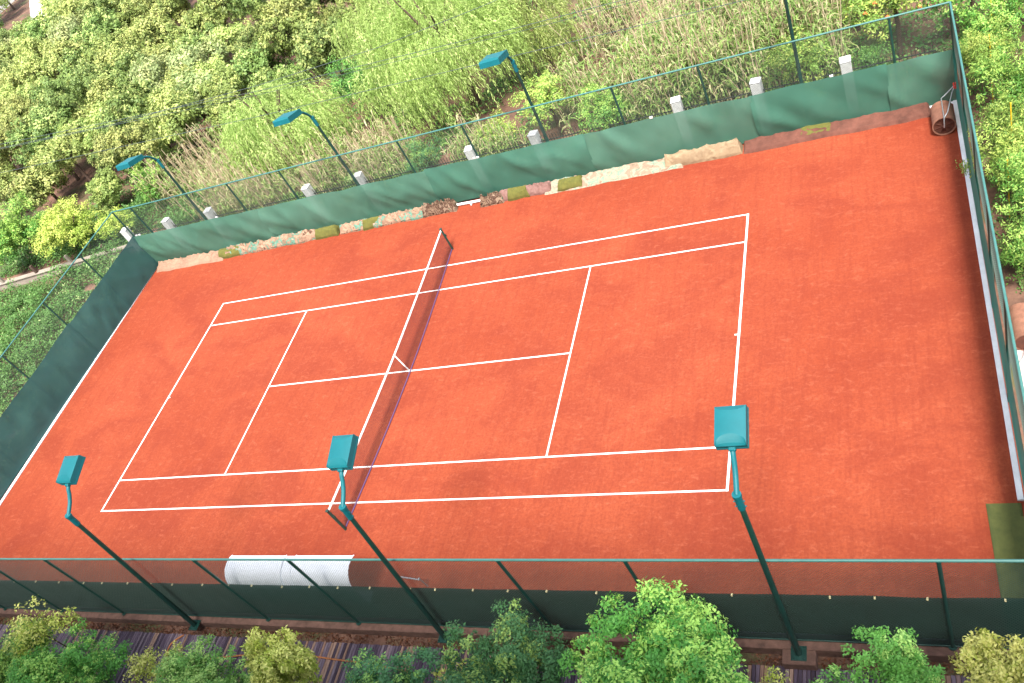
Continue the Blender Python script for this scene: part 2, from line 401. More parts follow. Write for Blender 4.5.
def fence(label, axis, c, a0, a1, posts, h, screens, link_z0, inward, wire_r, wire_mat, origin, foot=0, wob=.05, hang=.0):
    t = thing('court_fence', label, 'fence', origin)
    P = (lambda p, z, o=0: (p, c + o, z)) if axis == 'x' else (lambda p, z, o=0: (c + o, p, z))
    MB().tube([P(a0, h), P(a1, h)], .032, 8).build('top_rail', M['rail'], t)
    MB().tube([P(a0, foot + .04), P(a1, foot + .04)], .022, 8).build('bottom_rail', M['green_pole'], t)
    for p in posts:
        MB().tube([P(p, foot), P(p, h)], .042, 10).tube([P(p, foot), P(p, foot + .02)], .09, 10).build('post', M['green_pole'], t)
    V, F = wires(axis, c, a0, a1, link_z0, h, .05, wire_r)
    base = np.array(t.location); link('chain_link', mesh_np('chain_link', np.array(V) - base, F, wire_mat), t)
    for (s0, s1, zb, zt, mt) in screens:
        n = int((s1 - s0) / .12) + 2; xs = np.linspace(s0, s1, n); zs = np.linspace(zb, zt, 14)
        X, Zz = np.meshgrid(xs, zs); hh = (Zz - zb) / (zt - zb)
        q = np.stack([X.ravel() * .55 + Zz.ravel() * .5, Zz.ravel() * .25, np.full(X.size, s0 * 3.1)], 1)
        d1 = 1 - np.abs(fbm(q, 3) * 2 - .9); q2 = np.stack([X.ravel() * 1.7 - Zz.ravel() * .9, Zz.ravel() * .5, np.full(X.size, 5.)], 1)
        d = (d1 ** 4 * wob * 1.6 + fbm(q2, 3) * wob).reshape(X.shape) * np.sin(np.clip(hh, 0, 1) * 2.6 + .25)
        o = .05 + d
        tops = (fbm(np.stack([xs * .9, xs * 0, xs * 0 + s0], 1), 3) - .45) * .12
        Zr = Zz + hh ** 3 * tops[None, :]
        rows = [[P(X[i, j], Zr[i, j], inward * (o[i, j])) for j in range(n)] for i in range(len(zs))]
        MB().sheet(rows).build('screen', mt, t)
    return t
H = 3.61
fn = fence('near court fence with almost black green netting below its chain link, beside the boardwalk', 'x', Y0, X0, X1,
      [-16.9 - .1, -13.95, -10.86, -7.79, -1.6, 1.72, 7.79, 10.82, 16.8], H, [(X0 + .05, X1 - .05, .24, 2.08, M['shade_near'])], .05, 1, .0042, M['wire'], (0, Y0, 0), wob=.02)
MB().box((0, Y0 + .025, .14), (37.0, .014, .30)).build('skirt', M['skirt'], fn)
for x in np.arange(-18, 18.4, 1.02): MB().box((x + random.uniform(-.2, .2), Y0 + .03, 2.06 + random.uniform(-.02, .02)), (.035, .06, .03)).build('cable_tie', M['tie'], fn)
ff = fence('long far fence with pale green netting in front of the reeds and willows', 'x', Y1, X0, X1,
      [-17.3, -11.07, -8.0, -1.75, 1.3, 7.55, 10.73, 16.86], H,
      [(X0 + .06, -10.4, .06, 2.02, M['shade_far']), (-10.46, -1.2, .10, 2.0, M['shade_far']), (-1.26, 5.9, .12, 2.03, M['shade_far2']), (5.84, 12.2, .08, 2.0, M['shade_far']), (12.14, 16.6, .08, 2.02, M['shade_far2']), (16.55, X1 - .05, .06, 2.0, M['shade_far'])],
      1.95, -1, .0032, M['wire_pale'], (0, Y1, 0), wob=.11)
for x in (-18.3, -18.1, 1.15, 1.3, 14.9, -12.9, 8.6): MB().box((x, Y1 - .06, 2.03), (.12, .05, .07)).build('cable_tie', M['pillar'], ff)
fl = fence('end fence with dark teal netting beside the weedy yard', 'y', X0, Y0, Y1, [Y0, -6.3, -3.15, 0.15, 3.3, 6.4, Y1], H,
      [(Y0 + .05, 3.4, .05, 2.1, M['shade_left']), (3.35, Y1 - .05, .05, 2.08, M['shade_left'])], 2.0, 1, .0032, M['wire_pale'], (X0, 0, 0), wob=.03)
fr = fence('end fence seen nearly edge on, running beside the bamboo shrubs and pale path', 'y', X1, Y0, Y1, [Y0, -6.3, -3.15, 0, 3.15, 6.3, Y1], H,
      [(Y0 + .05, Y1 - .05, .05, 2.05, M['shade_right'])], 2.0, -1, .0032, M['wire_pale'], (X1, 0, 0), wob=.004)
MB().box((X1 - .06, 8.9, .98), (.05, .05, .22)).build('ribbon', M['red'], fr)

# ------------------------------------------------------------------ net
t = thing('tennis_net', 'tennis net with white headband sagging across the clay court', 'net', (0, 0, 0))
def nh(y): return .914 + .156 * (abs(y) / 6.4) ** 1.6
ys = np.linspace(-6.36, 6.36, 61)
def bend(y): return .22 * math.cos(y / 6.4 * math.pi / 2)          # the loose foot of the net billows to +x
V = []; F = []; nn = 0
def seg(p, q, r):
    global nn
    p = np.array(p); q = np.array(q); d = q - p; d = d / np.linalg.norm(d); u = np.cross(d, (1, 0, 0)) if abs(d[0]) < .9 else np.cross(d, (0, 1, 0)); u /= np.linalg.norm(u); v = np.cross(d, u)
    for c in (p, q):
        for k in range(3):
            a_ = 2 * math.pi * k / 3; V.append(c + 1.45 * r * (u * math.cos(a_) + v * math.sin(a_)))
    F.extend([(nn, nn + 1, nn + 4, nn + 3), (nn + 1, nn + 2, nn + 5, nn + 4), (nn + 2, nn, nn + 3, nn + 5)]); nn += 6
def npnt(y, f):
    h = nh(y); return (bend(y) * (1 - f) ** 2, y, .05 + (h - .05) * f)
for y in np.arange(-6.35, 6.36, .05):
    for a_, b_ in ((0, .33), (.33, .66), (.66, 1)): seg(npnt(y, a_), npnt(y, b_), .0028)
for f in np.linspace(0, 1, 20):
    yy = np.linspace(-6.36, 6.36, 26)
    for i in range(25): seg(npnt(yy[i], f), npnt(yy[i + 1], f), .0028)
link('net_mesh', mesh_np('net_mesh', V, F, M['net']), t)
MB().sheet([[(-.014, y, nh(y) - .06) for y in ys], [(-.014, y, nh(y)) for y in ys], [(0, y, nh(y) + .012) for y in ys], [(.014, y, nh(y)) for y in ys], [(.014, y, nh(y) - .06) for y in ys]]).build('headband', M['band'], t)
MB().sheet([[(bend(y) - .012, y, .03) for y in ys], [(bend(y) - .006, y, .07) for y in ys], [(bend(y) + .006, y, .07) for y in ys], [(bend(y) + .012, y, .03) for y in ys]]).build('bottom_tape', M['net_edge'], t)
MB().box((.075, 0, .47), (.014, .055, .93), (0, math.radians(-9.5), 0)).build('centre_strap', M['band'], t)
MB().box((.17, 0, .012), (.12, .10, .02)).build('anchor', M['band'], t)
for s_ in (-1, 1):
    p = MB().tube([(0, s_ * 6.42, 0), (0, s_ * 6.42, 1.09)], .042, 12).box((0, s_ * 6.42, 1.10), (.10, .09, .035), None, .006)
    p.box((.05, s_ * 6.42, .75), (.05, .05, .12)).box((0, s_ * 6.385, .55), (.03, .03, .95)).build('net_post', M['green_pole'], t)

# ------------------------------------------------------------------ floodlights
def floodlight(label, x, y, h, inward, lean=(0, 0), group=None, arm_pts=None, tilt=17, z0=0, hl=1.0, hw=.62, teal_from=None):
    t = thing('floodlight', label, 'floodlight', (x, y, z0), group)
    lx, ly = lean
    def L(z): return Vector((x + lx * (z / h), y + ly * (z / h), z))
    MB().tube([L(z0), L(h * .5), L(h)], [.075, .062, .052], 14).build('pole', M['green_pole'], t)
    b = MB().box((x, y, z0 + .012), (.34, .34, .024), None, .005)
    for sx in (-1, 1):
        for sy in (-1, 1): b.tube([(x + sx * .12, y + sy * .12, z0 + .02), (x + sx * .12, y + sy * .12, z0 + .07)], .014, 6)
    b.build('base_plate', M['green_pole'], t)
    top = L(h)
    cl = MB().tube([L(h - .42), L(h - .04)], .072, 14).tube([L(h - .05), L(h + .03)], [.085, .085], 14)
    for zz in (h - .36, h - .2): cl.tube([L(zz) + Vector((-.1, 0, 0)), L(zz) + Vector((.1, 0, 0))], .014, 6)
    cl.build('collar', M['teal'], t)
    pts = [top + Vector((0, inward * dy, dz)) for dy, dz in arm_pts]
    MB().tube(pts, .05, 12).build('arm', M['teal'], t)
    # housing, built along its own axis then tilted about the arm end
    e_ = pts[-1]; T = math.radians(tilt)
    def W(u, s_, n_):   # u along, s_ sideways, n_ normal
        return e_ + Vector((s_, inward * (u * math.cos(T) - n_ * math.sin(T)), u * math.sin(T) + n_ * math.cos(T)))
    hd = MB(); rows = []; NS = 21; NU = 12
    def prof(u):        # depth of the lid along the length: flat, falling as a curved slope towards the arm
        return .17
    lid = []
    for i in range(NU + 1):
        row = []
        for j in range(NS):
            s_ = (j / (NS - 1) - .5) * hw; sn = s_ / (hw / 2); c_ = max(0, 1 - sn * sn) ** .5
            top_ = .20 + .03 * (1 - sn * sn); a1 = .012 + .25 * hl * c_; a2 = .008 + .13 * hl * c_
            if i <= 4: f = i / 4; u = a1 * f; zt = .13 + (top_ - .13) * f ** .7
            elif i >= NU - 3: f = (NU - i) / 3; u = hl - a2 * f; zt = .16 + (top_ - .16) * f
            else: f = (i - 4) / (NU - 7); u = a1 + (hl - a2 - a1) * f; zt = top_
            row.append(W(u, s_, zt))
        lid.append(row)
    hd.sheet(lid, False)
    rim = lambda n_, g: [W(-g, -hw / 2 - g, n_), W(-g, hw / 2 + g, n_), W(hl + g, hw / 2 + g, n_), W(hl + g, -hw / 2 - g, n_)]
    edge = [lid[0][j] for j in range(NS)] + [lid[i][-1] for i in range(1, NU + 1)] + [lid[NU][j] for j in range(NS - 2, -1, -1)] + [lid[i][0] for i in range(NU - 1, 0, -1)]
    def down(p, n_):
        q = Vector(p) - e_; u = q.y * inward * math.cos(T) + q.z * math.sin(T); return W(u, q.x, n_)
    hd.sheet([edge, [down(p, 0.0) for p in edge]], False, True)
    hd.sheet([rim(.03, .0), rim(.03, .006), rim(-.02, .006), rim(-.02, -.03)], False, True)
    hd.build('housing', M['teal'], t)
    MB().add([W(.03, -hw / 2 + .03, -.012), W(.03, hw / 2 - .03, -.012), W(hl - .03, hw / 2 - .03, -.012), W(hl - .03, -hw / 2 + .03, -.012)], [(3, 2, 1, 0)]).build('glass', M['glass'], t)
    MB().box(e_ + Vector((0, inward * -.02, .03)), (.13, .10, .09), (inward * T, 0, 0), .015).build('bracket', M['teal'], t)
    return t
arm_n = [(0, 0), (.12, .06), (.30, .16), (.46, .30), (.54, .40), (.60, .44), (.65, .46)]
arm_f = [(0, 0), (.10, .18), (.20, .33), (.34, .48), (.52, .61), (.72, .69), (.86, .73)]
gn = 'floodlights standing along the near fence'; gf = 'floodlights standing along the far fence'
for lab, x, ln_ in (('nearest floodlight, its pole on a concrete footing to the right of the big bushy tree', 13.72, .12),
                    ('floodlight whose head hangs over the near net post', 4.62, .78),
                    ('floodlight at the near fence left of the white bench shelter', -4.45, 1.02)):
    floodlight(lab, x, -9.72, 6.40, 1, (ln_, 0.02), gn, arm_n, 15, -.02, .74, .55)
for lab, x, ln_ in (('far floodlight nearest the left corner of the court', -14.05, .1), ('far floodlight in front of the tall willow at left centre', -4.9, -.1),
                    ('far floodlight on the right edge of the willow', 4.2, .1), ('far floodlight showing only its bare pole at the top edge', 13.85, .1)):
    floodlight(lab, x, 9.80, 5.42, -1, (ln_, 0.0), gf, arm_f, 14, GZ, .98, .78)
o = MB().box((13.72, -9.80, -.17), (.72, .34, .32), None, .02).build('footing', M['brick'], origin=(13.72, -9.80, GZ)); setp(o, 'square brown concrete footing under the nearest floodlight', 'footing')

# ------------------------------------------------------------------ block of flats behind the camera, unseen, height set to shade the near court
t = thing('unseen_apartment_block', 'pale block of flats standing behind the boardwalk, unseen, its height set to shade the near court', 'building', (5, -26, GZ))
MB().box((5, -26.3, 11.6), (90, 12, 24.2)).build('wall', M['pale_concrete'], t)
for fl in range(7):
    for k in range(9):
        xw = -26 + k * 7.6; zw = 1.4 + fl * 3.4
        w_ = MB().box((xw, -20.27, zw + .75), (2.6, .07, 1.6)).build('window', M['kerb_white'], t)
        MB().box((xw, -20.23, zw + .75), (2.4, .03, 1.4)).build('pane', M['iron'], w_)
# ------------------------------------------------------------------ bench shelter behind the near fence
t = thing('player_shelter', 'white curved sheet roof of a bench shelter standing inside the near fence', 'shelter', (0.05, -8.8, 0))
prof = [(-8.34, 1.84), (-8.42, 1.885), (-8.54, 1.905), (-8.68, 1.90), (-8.81, 1.865), (-8.92, 1.79), (-9.02, 1.68), (-9.09, 1.52), (-9.13, 1.3), (-9.15, 1.0), (-9.16, .6)]
for (xa, xb, dz) in ((-2.16, -.10, 0), (-.095, .265, -.02), (.27, 2.26, 0)):
    o = MB(); rows = [[(x, y, z + dz) for y, z in prof] for x in (xa, xb)]; o.sheet(rows)
    rows2 = [[(x, y + .012, z + dz - .018) for y, z in prof] for x in (xb, xa)]; o.sheet(rows2)
    o.add([(xa, prof[0][0], prof[0][1] + dz), (xb, prof[0][0], prof[0][1] + dz), (xb, prof[0][0] + .012, prof[0][1] + dz - .018), (xa, prof[0][0] + .012, prof[0][1] + dz - .018)], [(0, 1, 2, 3)])
    o.build('roof_panel', M['white_roof'], t)
for x in (-2.16, -.10, .27, 2.26):
    MB().tube([(x, y + .0, z + .012) for y, z in prof], .02, 8).build('rib', M['white_roof'], t)
    MB().tube([(x, -9.12, 0), (x, -9.12, 1.2)], .025, 8).build('post', M['iron'], t)
MB().box((.05, -8.85, .44), (4.3, .34, .04), None, .008).build('seat', M['metal'], t)
t = thing('low_rack', 'pale metal bar rack lying beside the right end of the bench shelter', 'rack', (3.4, -8.7, 0))
r_ = MB().tube([(2.85, -8.25, .5), (3.65, -8.35, .5)], .022, 8).tube([(2.75, -8.2, .02), (2.8, -8.25, .62)], .02, 8).tube([(3.65, -8.3, .02), (3.68, -8.35, .6)], .02, 8)
r_.build('frame', M['metal'], t)
MB().tube([(3.2, -9.1, .45), (4.9, -8.98, .45)], .025, 8).build('bar', M['metal'], t)

# ------------------------------------------------------------------ artificial turf mat, near right corner
rows = []
for i, y in enumerate(np.linspace(-9.34, -6.05, 24)):
    row = []
    for j, x in enumerate(np.linspace(17.82, 18.46, 9)):
        row.append((x - .06 * (i / 23) * (1 if j == 0 else 0), y, .018 + .012 * fbm(np.array([[x * 3, y * 2, 0]]), 2)[0]))
    rows.append(row)
o = MB().sheet([[(r[0][0], r[0][1], .003)] + r + [(r[-1][0], r[-1][1], .003)] for r in rows]).build('turf_mat', M['turf'], origin=(18.1, -7.7, 0))
setp(o, 'dark olive artificial turf mat lying in the near right corner of the clay', 'mat')
o = MB().sheet([[(x, y, .04) for x in (18.20, 18.24, 18.46)] for y in np.linspace(-9.3, -6.4, 8)], False).build('turf_strip', M['turf'], origin=(18.35, -7.9, 0))
setp(o, 'narrow turf strip folded on top of the olive mat by the end fence', 'mat')

# ------------------------------------------------------------------ tarps and carpets along the far fence
def heap(name, label, cat, x0, x1, y0, y1, h, mat, seed, lump=1., rough=.5, shape='dome', group=None, nx=None, zoff=0.0):
    nx = nx or int((x1 - x0) / .04) + 6; ny = 20
    if cat in ('tarp', 'bundle'): h *= 1.45; y0 -= .12
    V = []
    for i in range(nx):
        s = i / (nx - 1); x = x0 + (x1 - x0) * s
        e0 = (fbm(np.array([[x * 1.1, seed, 0]]), 3)[0] - .45) * .24; e1 = (fbm(np.array([[x * 1.1, seed, 9]]), 3)[0] - .45) * .1
        endf = min(1, s * (x1 - x0) / .10, (1 - s) * (x1 - x0) / .10)
        row = []
        for j in range(ny):
            v = j / (ny - 1); y = y0 + e0 + (y1 + e1 - y0 - e0) * v
            xx = x + (fbm(np.array([[y * 3, seed, x * .2]]), 2)[0] - .4) * .12
            if shape == 'dome': pr_ = math.sin(math.pi * min(1, v * .96 + .02)) ** .5
            elif shape == 'wedge': pr_ = min(1, v * 8) * (.25 + .75 * v) * min(1, (1 - v) * 12)
            else: pr_ = min(1, v * 10, (1 - v) * 10)
            r1 = 1 - abs(fbm(np.array([[x * 2.6 * lump + y * 3, y * 4 - x, seed]]), 2)[0] * 3 - 1.1)
            r2 = 1 - abs(fbm(np.array([[x * 5.5 * lump - y * 4, y * 8, seed + 4.]]), 2)[0] * 3 - 1.1)
            z = .006 + zoff + h * pr_ * endf ** .4 * (1 - rough + rough * (max(r1, 0) ** 2 * .75 + max(r2, 0) * .5))
            row.append((xx, y, z))
        V.append([(row[0][0], row[0][1], .002)] + row + [(row[-1][0], row[-1][1], .002)])
    o = MB(); o.sheet(V, False)
    o.add([p for p in V[0]], [tuple(range(len(V[0]) - 1, -1, -1))]); o.add([p for p in V[-1]], [tuple(range(len(V[-1])))])
    b = o.build(name, mat, origin=((x0 + x1) / 2, (y0 + y1) / 2, 0)); return setp(b, label, cat, group)
heap('tarp', 'pale pinkish tan tarp lying against the far left corner', 'tarp', -18.4, -13.75, 8.88, 9.36, .22, M['tan'], 1, 1, .45, 'wedge')
heap('camouflage_tarp', 'camouflage tarp heap between the two leftmost olive mats', 'tarp', -13.55, -7.9, 8.98, 9.38, .30, M['camo'], 2.3, 1.2, .65)
heap('camouflage_tarp', 'crumpled camouflage tarp between the olive mats left of the bundle', 'tarp', -6.7, -5.05, 9.02, 9.38, .24, M['camo'], 3.7, 1.3, .6)
heap('camouflage_tarp', 'crumpled camouflage tarp running up to the dark rolled bundle', 'tarp', -5.0, -1.9, 9.0, 9.38, .28, M['camo'], 6.1, 1.3, .65)
heap('rolled_bundle', 'dark twisted camouflage bundle at the far side behind the net post', 'bundle', -2.2, -.55, 9.0, 9.38, .36, M['camo_dark'], 4.4, 2, .8)
heap('camouflage_tarp', 'small ragged camouflage scrap right of the white pipe', 'tarp', .62, 1.75, 8.95, 9.36, .28, M['camo_dark'], 8.2, 2, .8)
heap('tarp', 'dusty pink sheet bunched beside the ragged camouflage scrap', 'tarp', 1.45, 3.9, 9.02, 9.38, .26, M['pink'], 5.5, 1.2, .6)
heap('camouflage_tarp', 'long sand and turquoise tarp strip right of centre along the far fence', 'tarp', 3.6, 9.3, 8.9, 9.36, .20, M['camo2'], 7.7, .9, .5, 'wedge')
heap('tarp', 'thick rolled sand coloured tarp ending in an open roll by the brown carpet', 'tarp', 8.6, 11.5, 9.0, 9.38, .36, M['tan2'], 9.1, .8, .45)
heap('carpet', 'long brown carpet strip leading to the roller in the far right corner', 'carpet', 11.55, 17.75, 8.82, 9.38, .30, M['brown_carpet'], 10.3, .7, .3, 'wedge')
for i, (xa, xb, lab) in enumerate(((-14.05, -12.6, 'olive mat over the right end of the pinkish tan tarp'), (-8.05, -6.75, 'olive mat hanging between two camouflage tarps'),
                      (-5.35, -4.3, 'short olive mat next to the camouflage run left of the bundle'), (1.9, 2.9, 'olive mat scrap tucked into the dusty pink sheet'),
                      (4.15, 5.25, 'olive mat square on the sand and turquoise strip'), (13.5, 14.65, 'dull olive mat patch on the long brown carpet'))):
    heap('mat', lab, 'mat', xa, xb, 8.84 if i != 5 else 9.0, 9.37, (.34, .36, .38, .38, .30, .30)[i], M['mat_olive'], 12.3 + i, .5, .3, 'dome' if i < 5 else 'wedge', 'olive mats on the tarps by the far fence', zoff=.03)
o = MB().tube([(-.62, 9.24, .08), (.75, 9.20, .08)], .055, 10).tube([(0.1, 9.2, .05), (.12, 9.08, .05)], .04, 8).build('pipe', M['band'], origin=(0, 9.2, 0))
setp(o, 'white plastic pipe in the gap between the dark bundle and the ragged scrap', 'pipe')

# ------------------------------------------------------------------ court roller
rc = Vector((18.06, 8.18, .35)); R_ = .34; Lh = .47
t = thing('court_roller', 'rusty steel court roller with pale pipe handle in the far right corner', 'roller', (rc.x, rc.y, 0))
dr = MB(); n = 40
ring = lambda y, r: [(rc.x + r * math.cos(2 * math.pi * k / n), rc.y + y, rc.z + r * math.sin(2 * math.pi * k / n)) for k in range(n)]
dr.sheet([ring(-Lh + .04, R_ - .03), ring(-Lh, R_ - .025), ring(-Lh, R_ + .004), ring(-Lh + .04, R_ + .004), ring(-Lh + .045, R_ - .004), ring(-.01, R_ - .004), ring(0, R_), ring(.01, R_ - .004), ring(Lh - .045, R_ - .004), ring(Lh - .04, R_ + .004), ring(Lh, R_ + .004), ring(Lh, R_ - .025), ring(Lh - .04, R_ - .03)], False, True)
dr.build('drum', M['rust'], t)
for s_ in (-1, 1):
    p = MB(); r0 = ring(s_ * (Lh - .06), R_ - .03); p.add(r0, [tuple(range(n))])
    for k in range(4):
        a_ = k * math.pi / 4 + .3; dx, dz = math.cos(a_) * (R_ - .04), math.sin(a_) * (R_ - .04)
        p.tube([(rc.x - dx, rc.y + s_ * (Lh - .045), rc.z - dz), (rc.x + dx, rc.y + s_ * (Lh - .045), rc.z + dz)], .014, 6)
    p.tube([(rc.x, rc.y + s_ * (Lh - .06), rc.z), (rc.x, rc.y + s_ * (Lh + .05), rc.z)], .05, 12)
    p.build('end_disc', M['rust_dark'], t)
fx = 18.50
fm = MB()
for s_ in (-1, 1):
    fm.tube([(rc.x, rc.y + s_ * (Lh + .06), rc.z), (rc.x + .02, rc.y + s_ * (Lh + .07), rc.z + .38), (rc.x + .14, rc.y + s_ * (Lh - .0) + .12, rc.z + .44), (fx - .1, 8.75 + s_ * .12, .92), (fx, 8.86 + s_ * .02, 1.02)], .017, 8)
fm.tube([(rc.x + .02, rc.y - Lh - .07, rc.z + .38), (rc.x + .02, rc.y + Lh + .07, rc.z + .38)], .017, 8)
fm.build('handle', M['metal'], t)
MB().tube([(fx - .02, 8.72, 1.02), (fx - .02, 9.0, 1.02)], .022, 8).build('grip', M['red'], t)
# second roller on the path outside
rc2 = Vector((19.18, -.78, GZ + .30))
t = thing('lawn_roller', 'rusty brown roller drum lying on the pale path outside the end fence', 'roller', (rc2.x, rc2.y, GZ))
dr = MB(); ring2 = lambda x, r: [(rc2.x + r * math.cos(2 * math.pi * k / n), rc2.y + x, rc2.z + r * math.sin(2 * math.pi * k / n)) for k in range(n)]
dr.sheet([ring2(-.55, .27), ring2(-.56, .30), ring2(-.5, .31), ring2(.5, .31), ring2(.56, .30), ring2(.55, .27)], False, True)
dr.build('drum', M['rust'], t)
for s_ in (-1, 1): MB().add(ring2(s_ * .54, .27), [tuple(range(n))]).tube([(rc2.x, rc2.y + s_ * .54, rc2.z), (rc2.x, rc2.y + s_ * .66, rc2.z)], .03, 8).build('end_disc', M['rust_dark'], t)
MB().tube([(rc2.x, rc2.y - .66, rc2.z), (rc2.x - .1, rc2.y - .9, rc2.z - .1), (rc2.x - .25, rc2.y - 1.0, GZ + .04)], .02, 8).build('handle', M['metal'], t)

# ------------------------------------------------------------------ hose on the boardwalk
def hose(pts, lab):
    P_ = [Vector(p) for p in pts]; out = []
    for i in range(len(P_) - 1):
        p0 = P_[max(i - 1, 0)]; p1 = P_[i]; p2 = P_[i + 1]; p3 = P_[min(i + 2, len(P_) - 1)]
        for k in range(8):
            s = k / 8; out.append(.5 * ((2 * p1) + (p2 - p0) * s + (2 * p0 - 5 * p1 + 4 * p2 - p3) * s * s + (3 * p1 - p0 - 3 * p2 + p3) * s ** 3))
    out.append(P_[-1]); o = MB().tube(out, .026, 8).build('hose', M['hose'], origin=tuple(P_[0])); setp(o, lab, 'hose')
hz = -.255
hose([(-5.0, -9.95, hz), (-5.35, -10.25, hz), (-5.3, -10.65, hz), (-4.9, -10.85, hz), (-4.3, -10.8, hz), (-3.2, -10.6, hz), (-1.8, -10.42, hz), (-.2, -10.35, hz), (1.2, -10.42, hz), (2.6, -10.5, hz), (3.9, -10.7, hz), (4.6, -11.2, hz)], 'orange hose snaking over the boardwalk planks')

# ------------------------------------------------------------------ foliage
def rot_frames(nrm, rg):
    """leaf axis lies roughly along nrm mixed with a random tangent"""
    n = len(nrm); r = rg.normal(size=(n, 3)); side = np.cross(nrm, r); side /= np.linalg.norm(side, axis=1)[:, None] + 1e-9
    fwd = np.cross(side, nrm); return side, fwd
def leaf_quads(P, nrm, size, asp, rg, spread=.7):
    side, fwd = rot_frames(nrm, rg); n = len(P)
    ax = fwd + nrm * rg.uniform(-.2, spread, (n, 1)); ax /= np.linalg.norm(ax, axis=1)[:, None]
    s = (size * rg.uniform(.45, 1.45, n))[:, None]
    V = np.empty((n, 4, 3)); V[:, 0] = P; V[:, 1] = P + ax * s * .45 + side * s * asp * .5; V[:, 2] = P + ax * s; V[:, 3] = P + ax * s * .45 - side * s * asp * .5
    return V.reshape(-1, 3), np.arange(4 * n).reshape(-1, 4)
def crown_mesh(name, mat, seed, n_leaf, leaf, asp=.55, lobes=30, lobe_r=.34, flat=.85, tipfrac=.3, fill=.25, low=-.55, spiky=0):
    """unit crown (radius about 1) of leafy clumps"""
    rg = np.random.default_rng(seed)
    L = rg.normal(size=(lobes * 4, 3)); L /= np.linalg.norm(L, axis=1)[:, None]; L = L[L[:, 2] > low][:lobes]
    L *= rg.uniform(.5, .85, (len(L), 1)); L[:, 2] *= flat
    L[::4] *= rg.uniform(.1, .6, (len(L[::4]), 1))
    lr = lobe_r * rg.uniform(.45, 1.35, len(L))
    # shoots: small leaf clusters sitting on each lobe, gaps between them
    m_ = np.maximum(5, (16 * (lr / lobe_r) ** 1.6).astype(int)); own = np.repeat(np.arange(len(L)), m_); nc = len(own)
    dc = rg.normal(size=(nc, 3)); dc[:, 2] += .35; dc /= np.linalg.norm(dc, axis=1)[:, None]
    S = L[own] + dc * (lr[own] * rg.uniform(.62, 1.08 + spiky * .4, nc))[:, None]
    sr = lr[own] * rg.uniform(.22, .42, nc)
    k = rg.choice(nc, n_leaf, p=sr ** 1.6 / (sr ** 1.6).sum())
    d = rg.normal(size=(n_leaf, 3)); d[:, 2] += .2; d /= np.linalg.norm(d, axis=1)[:, None]
    P = S[k] + d * (sr[k] * rg.random(n_leaf) ** .45)[:, None]
    out = d * .8 + dc[k] * .8 + np.array([0, 0, .45]); out /= np.linalg.norm(out, axis=1)[:, None]
    V, F = leaf_quads(P, out, leaf, asp, rg)
    ct = fbm(L[own[k]] * 2.1 + seed, 2); cl = rg.random(nc)
    young_lit = (cl < tipfrac * (.55 + .9 * np.clip(S[:, 2] + .3, 0, 1)))[k]  # shoot colour favours upper clumps, painting light from above into the crown
    tip = (young_lit & (rg.random(n_leaf) < .8)) * rg.uniform(.45, 1, n_leaf)
    rnd = np.clip(.1 + .45 * rg.random(n_leaf) + .35 * cl[k] + .5 * (ct - .45), 0, 1)
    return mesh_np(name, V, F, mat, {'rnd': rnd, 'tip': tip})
def trunk_mesh(name, h, r, seed, spread=.5, nb=6, lean=0):
    """trunk of height h (top at origin level of crown) with limbs rising into the unit crown; unit radius"""
    rg = np.random.default_rng(seed); m = MB()
    top = Vector((lean, 0, 0)); m.tube([(0, 0, -h), (.03 * h, 0, -h * .5), tuple(top)], [r * 1.25, r, r * .75], 8)
    for k in range(nb):
        a_ = 2 * math.pi * k / nb + rg.uniform(-.4, .4); sp = spread * rg.uniform(.7, 1.2)
        m.tube([tuple(top - Vector((0, 0, rg.uniform(0, .15) * h))), (sp * .45 * math.cos(a_), sp * .45 * math.sin(a_), .2), (sp * math.cos(a_), sp * math.sin(a_), rg.uniform(.35, .6))], [r * .55, r * .35, r * .12], 6)
    me = bpy.data.meshes.new(name); me.from_pydata(m.v, [], m.f); me.polygons.foreach_set('use_smooth', m.sm); me.update(); me.materials.append(M['bark']); return me
FM = {
 'olive': foliage('leaf_olive', (.10, .16, .04), (.25, .32, .08), (.48, .53, .17)),
 'olive2': foliage('leaf_olive_green', (.08, .15, .04), (.21, .30, .075), (.42, .50, .16)),
 'pale': foliage('leaf_pale', (.13, .19, .07), (.28, .34, .13), (.48, .52, .22)),
 'willow': foliage('leaf_willow', (.18, .27, .06), (.36, .48, .13), (.58, .64, .27), .3),
 'deep': foliage('leaf_deep', (.03, .10, .02), (.09, .23, .045), (.20, .40, .08)),
 'lime': foliage('leaf_lime', (.17, .28, .04), (.36, .48, .08), (.58, .64, .15)),
 'near_green': foliage('leaf_near_green', (.045, .16, .028), (.14, .35, .055), (.38, .57, .12)),
 'near_dark': foliage('leaf_near_dark', (.03, .12, .045), (.09, .25, .085), (.30, .48, .11)),
 'near_yellow': foliage('leaf_near_yellow', (.20, .27, .03), (.44, .50, .09), (.64, .64, .20)),
 'near_light': foliage('leaf_near_light', (.07, .20, .035), (.18, .40, .075), (.40, .60, .16)),
 'bamboo': foliage('leaf_bamboo', (.05, .15, .022), (.15, .33, .055), (.38, .54, .12)),
 'broad': foliage('leaf_broad', (.09, .20, .035), (.24, .40, .07), (.46, .55, .13)),
 'weed': foliage('leaf_weed', (.06, .15, .035), (.16, .32, .08), (.42, .52, .22)),
 'reed': foliage('leaf_reed', (.12, .24, .05), (.29, .44, .12), (.62, .55, .32), .35),
 'cane': foliage('cane_dry', (.42, .32, .19), (.72, .60, .42), (.6, .5, .33), .15),
 'litter': foliage('leaf_litter', (.08, .03, .018), (.22, .09, .04), (.55, .38, .07), .1),
}
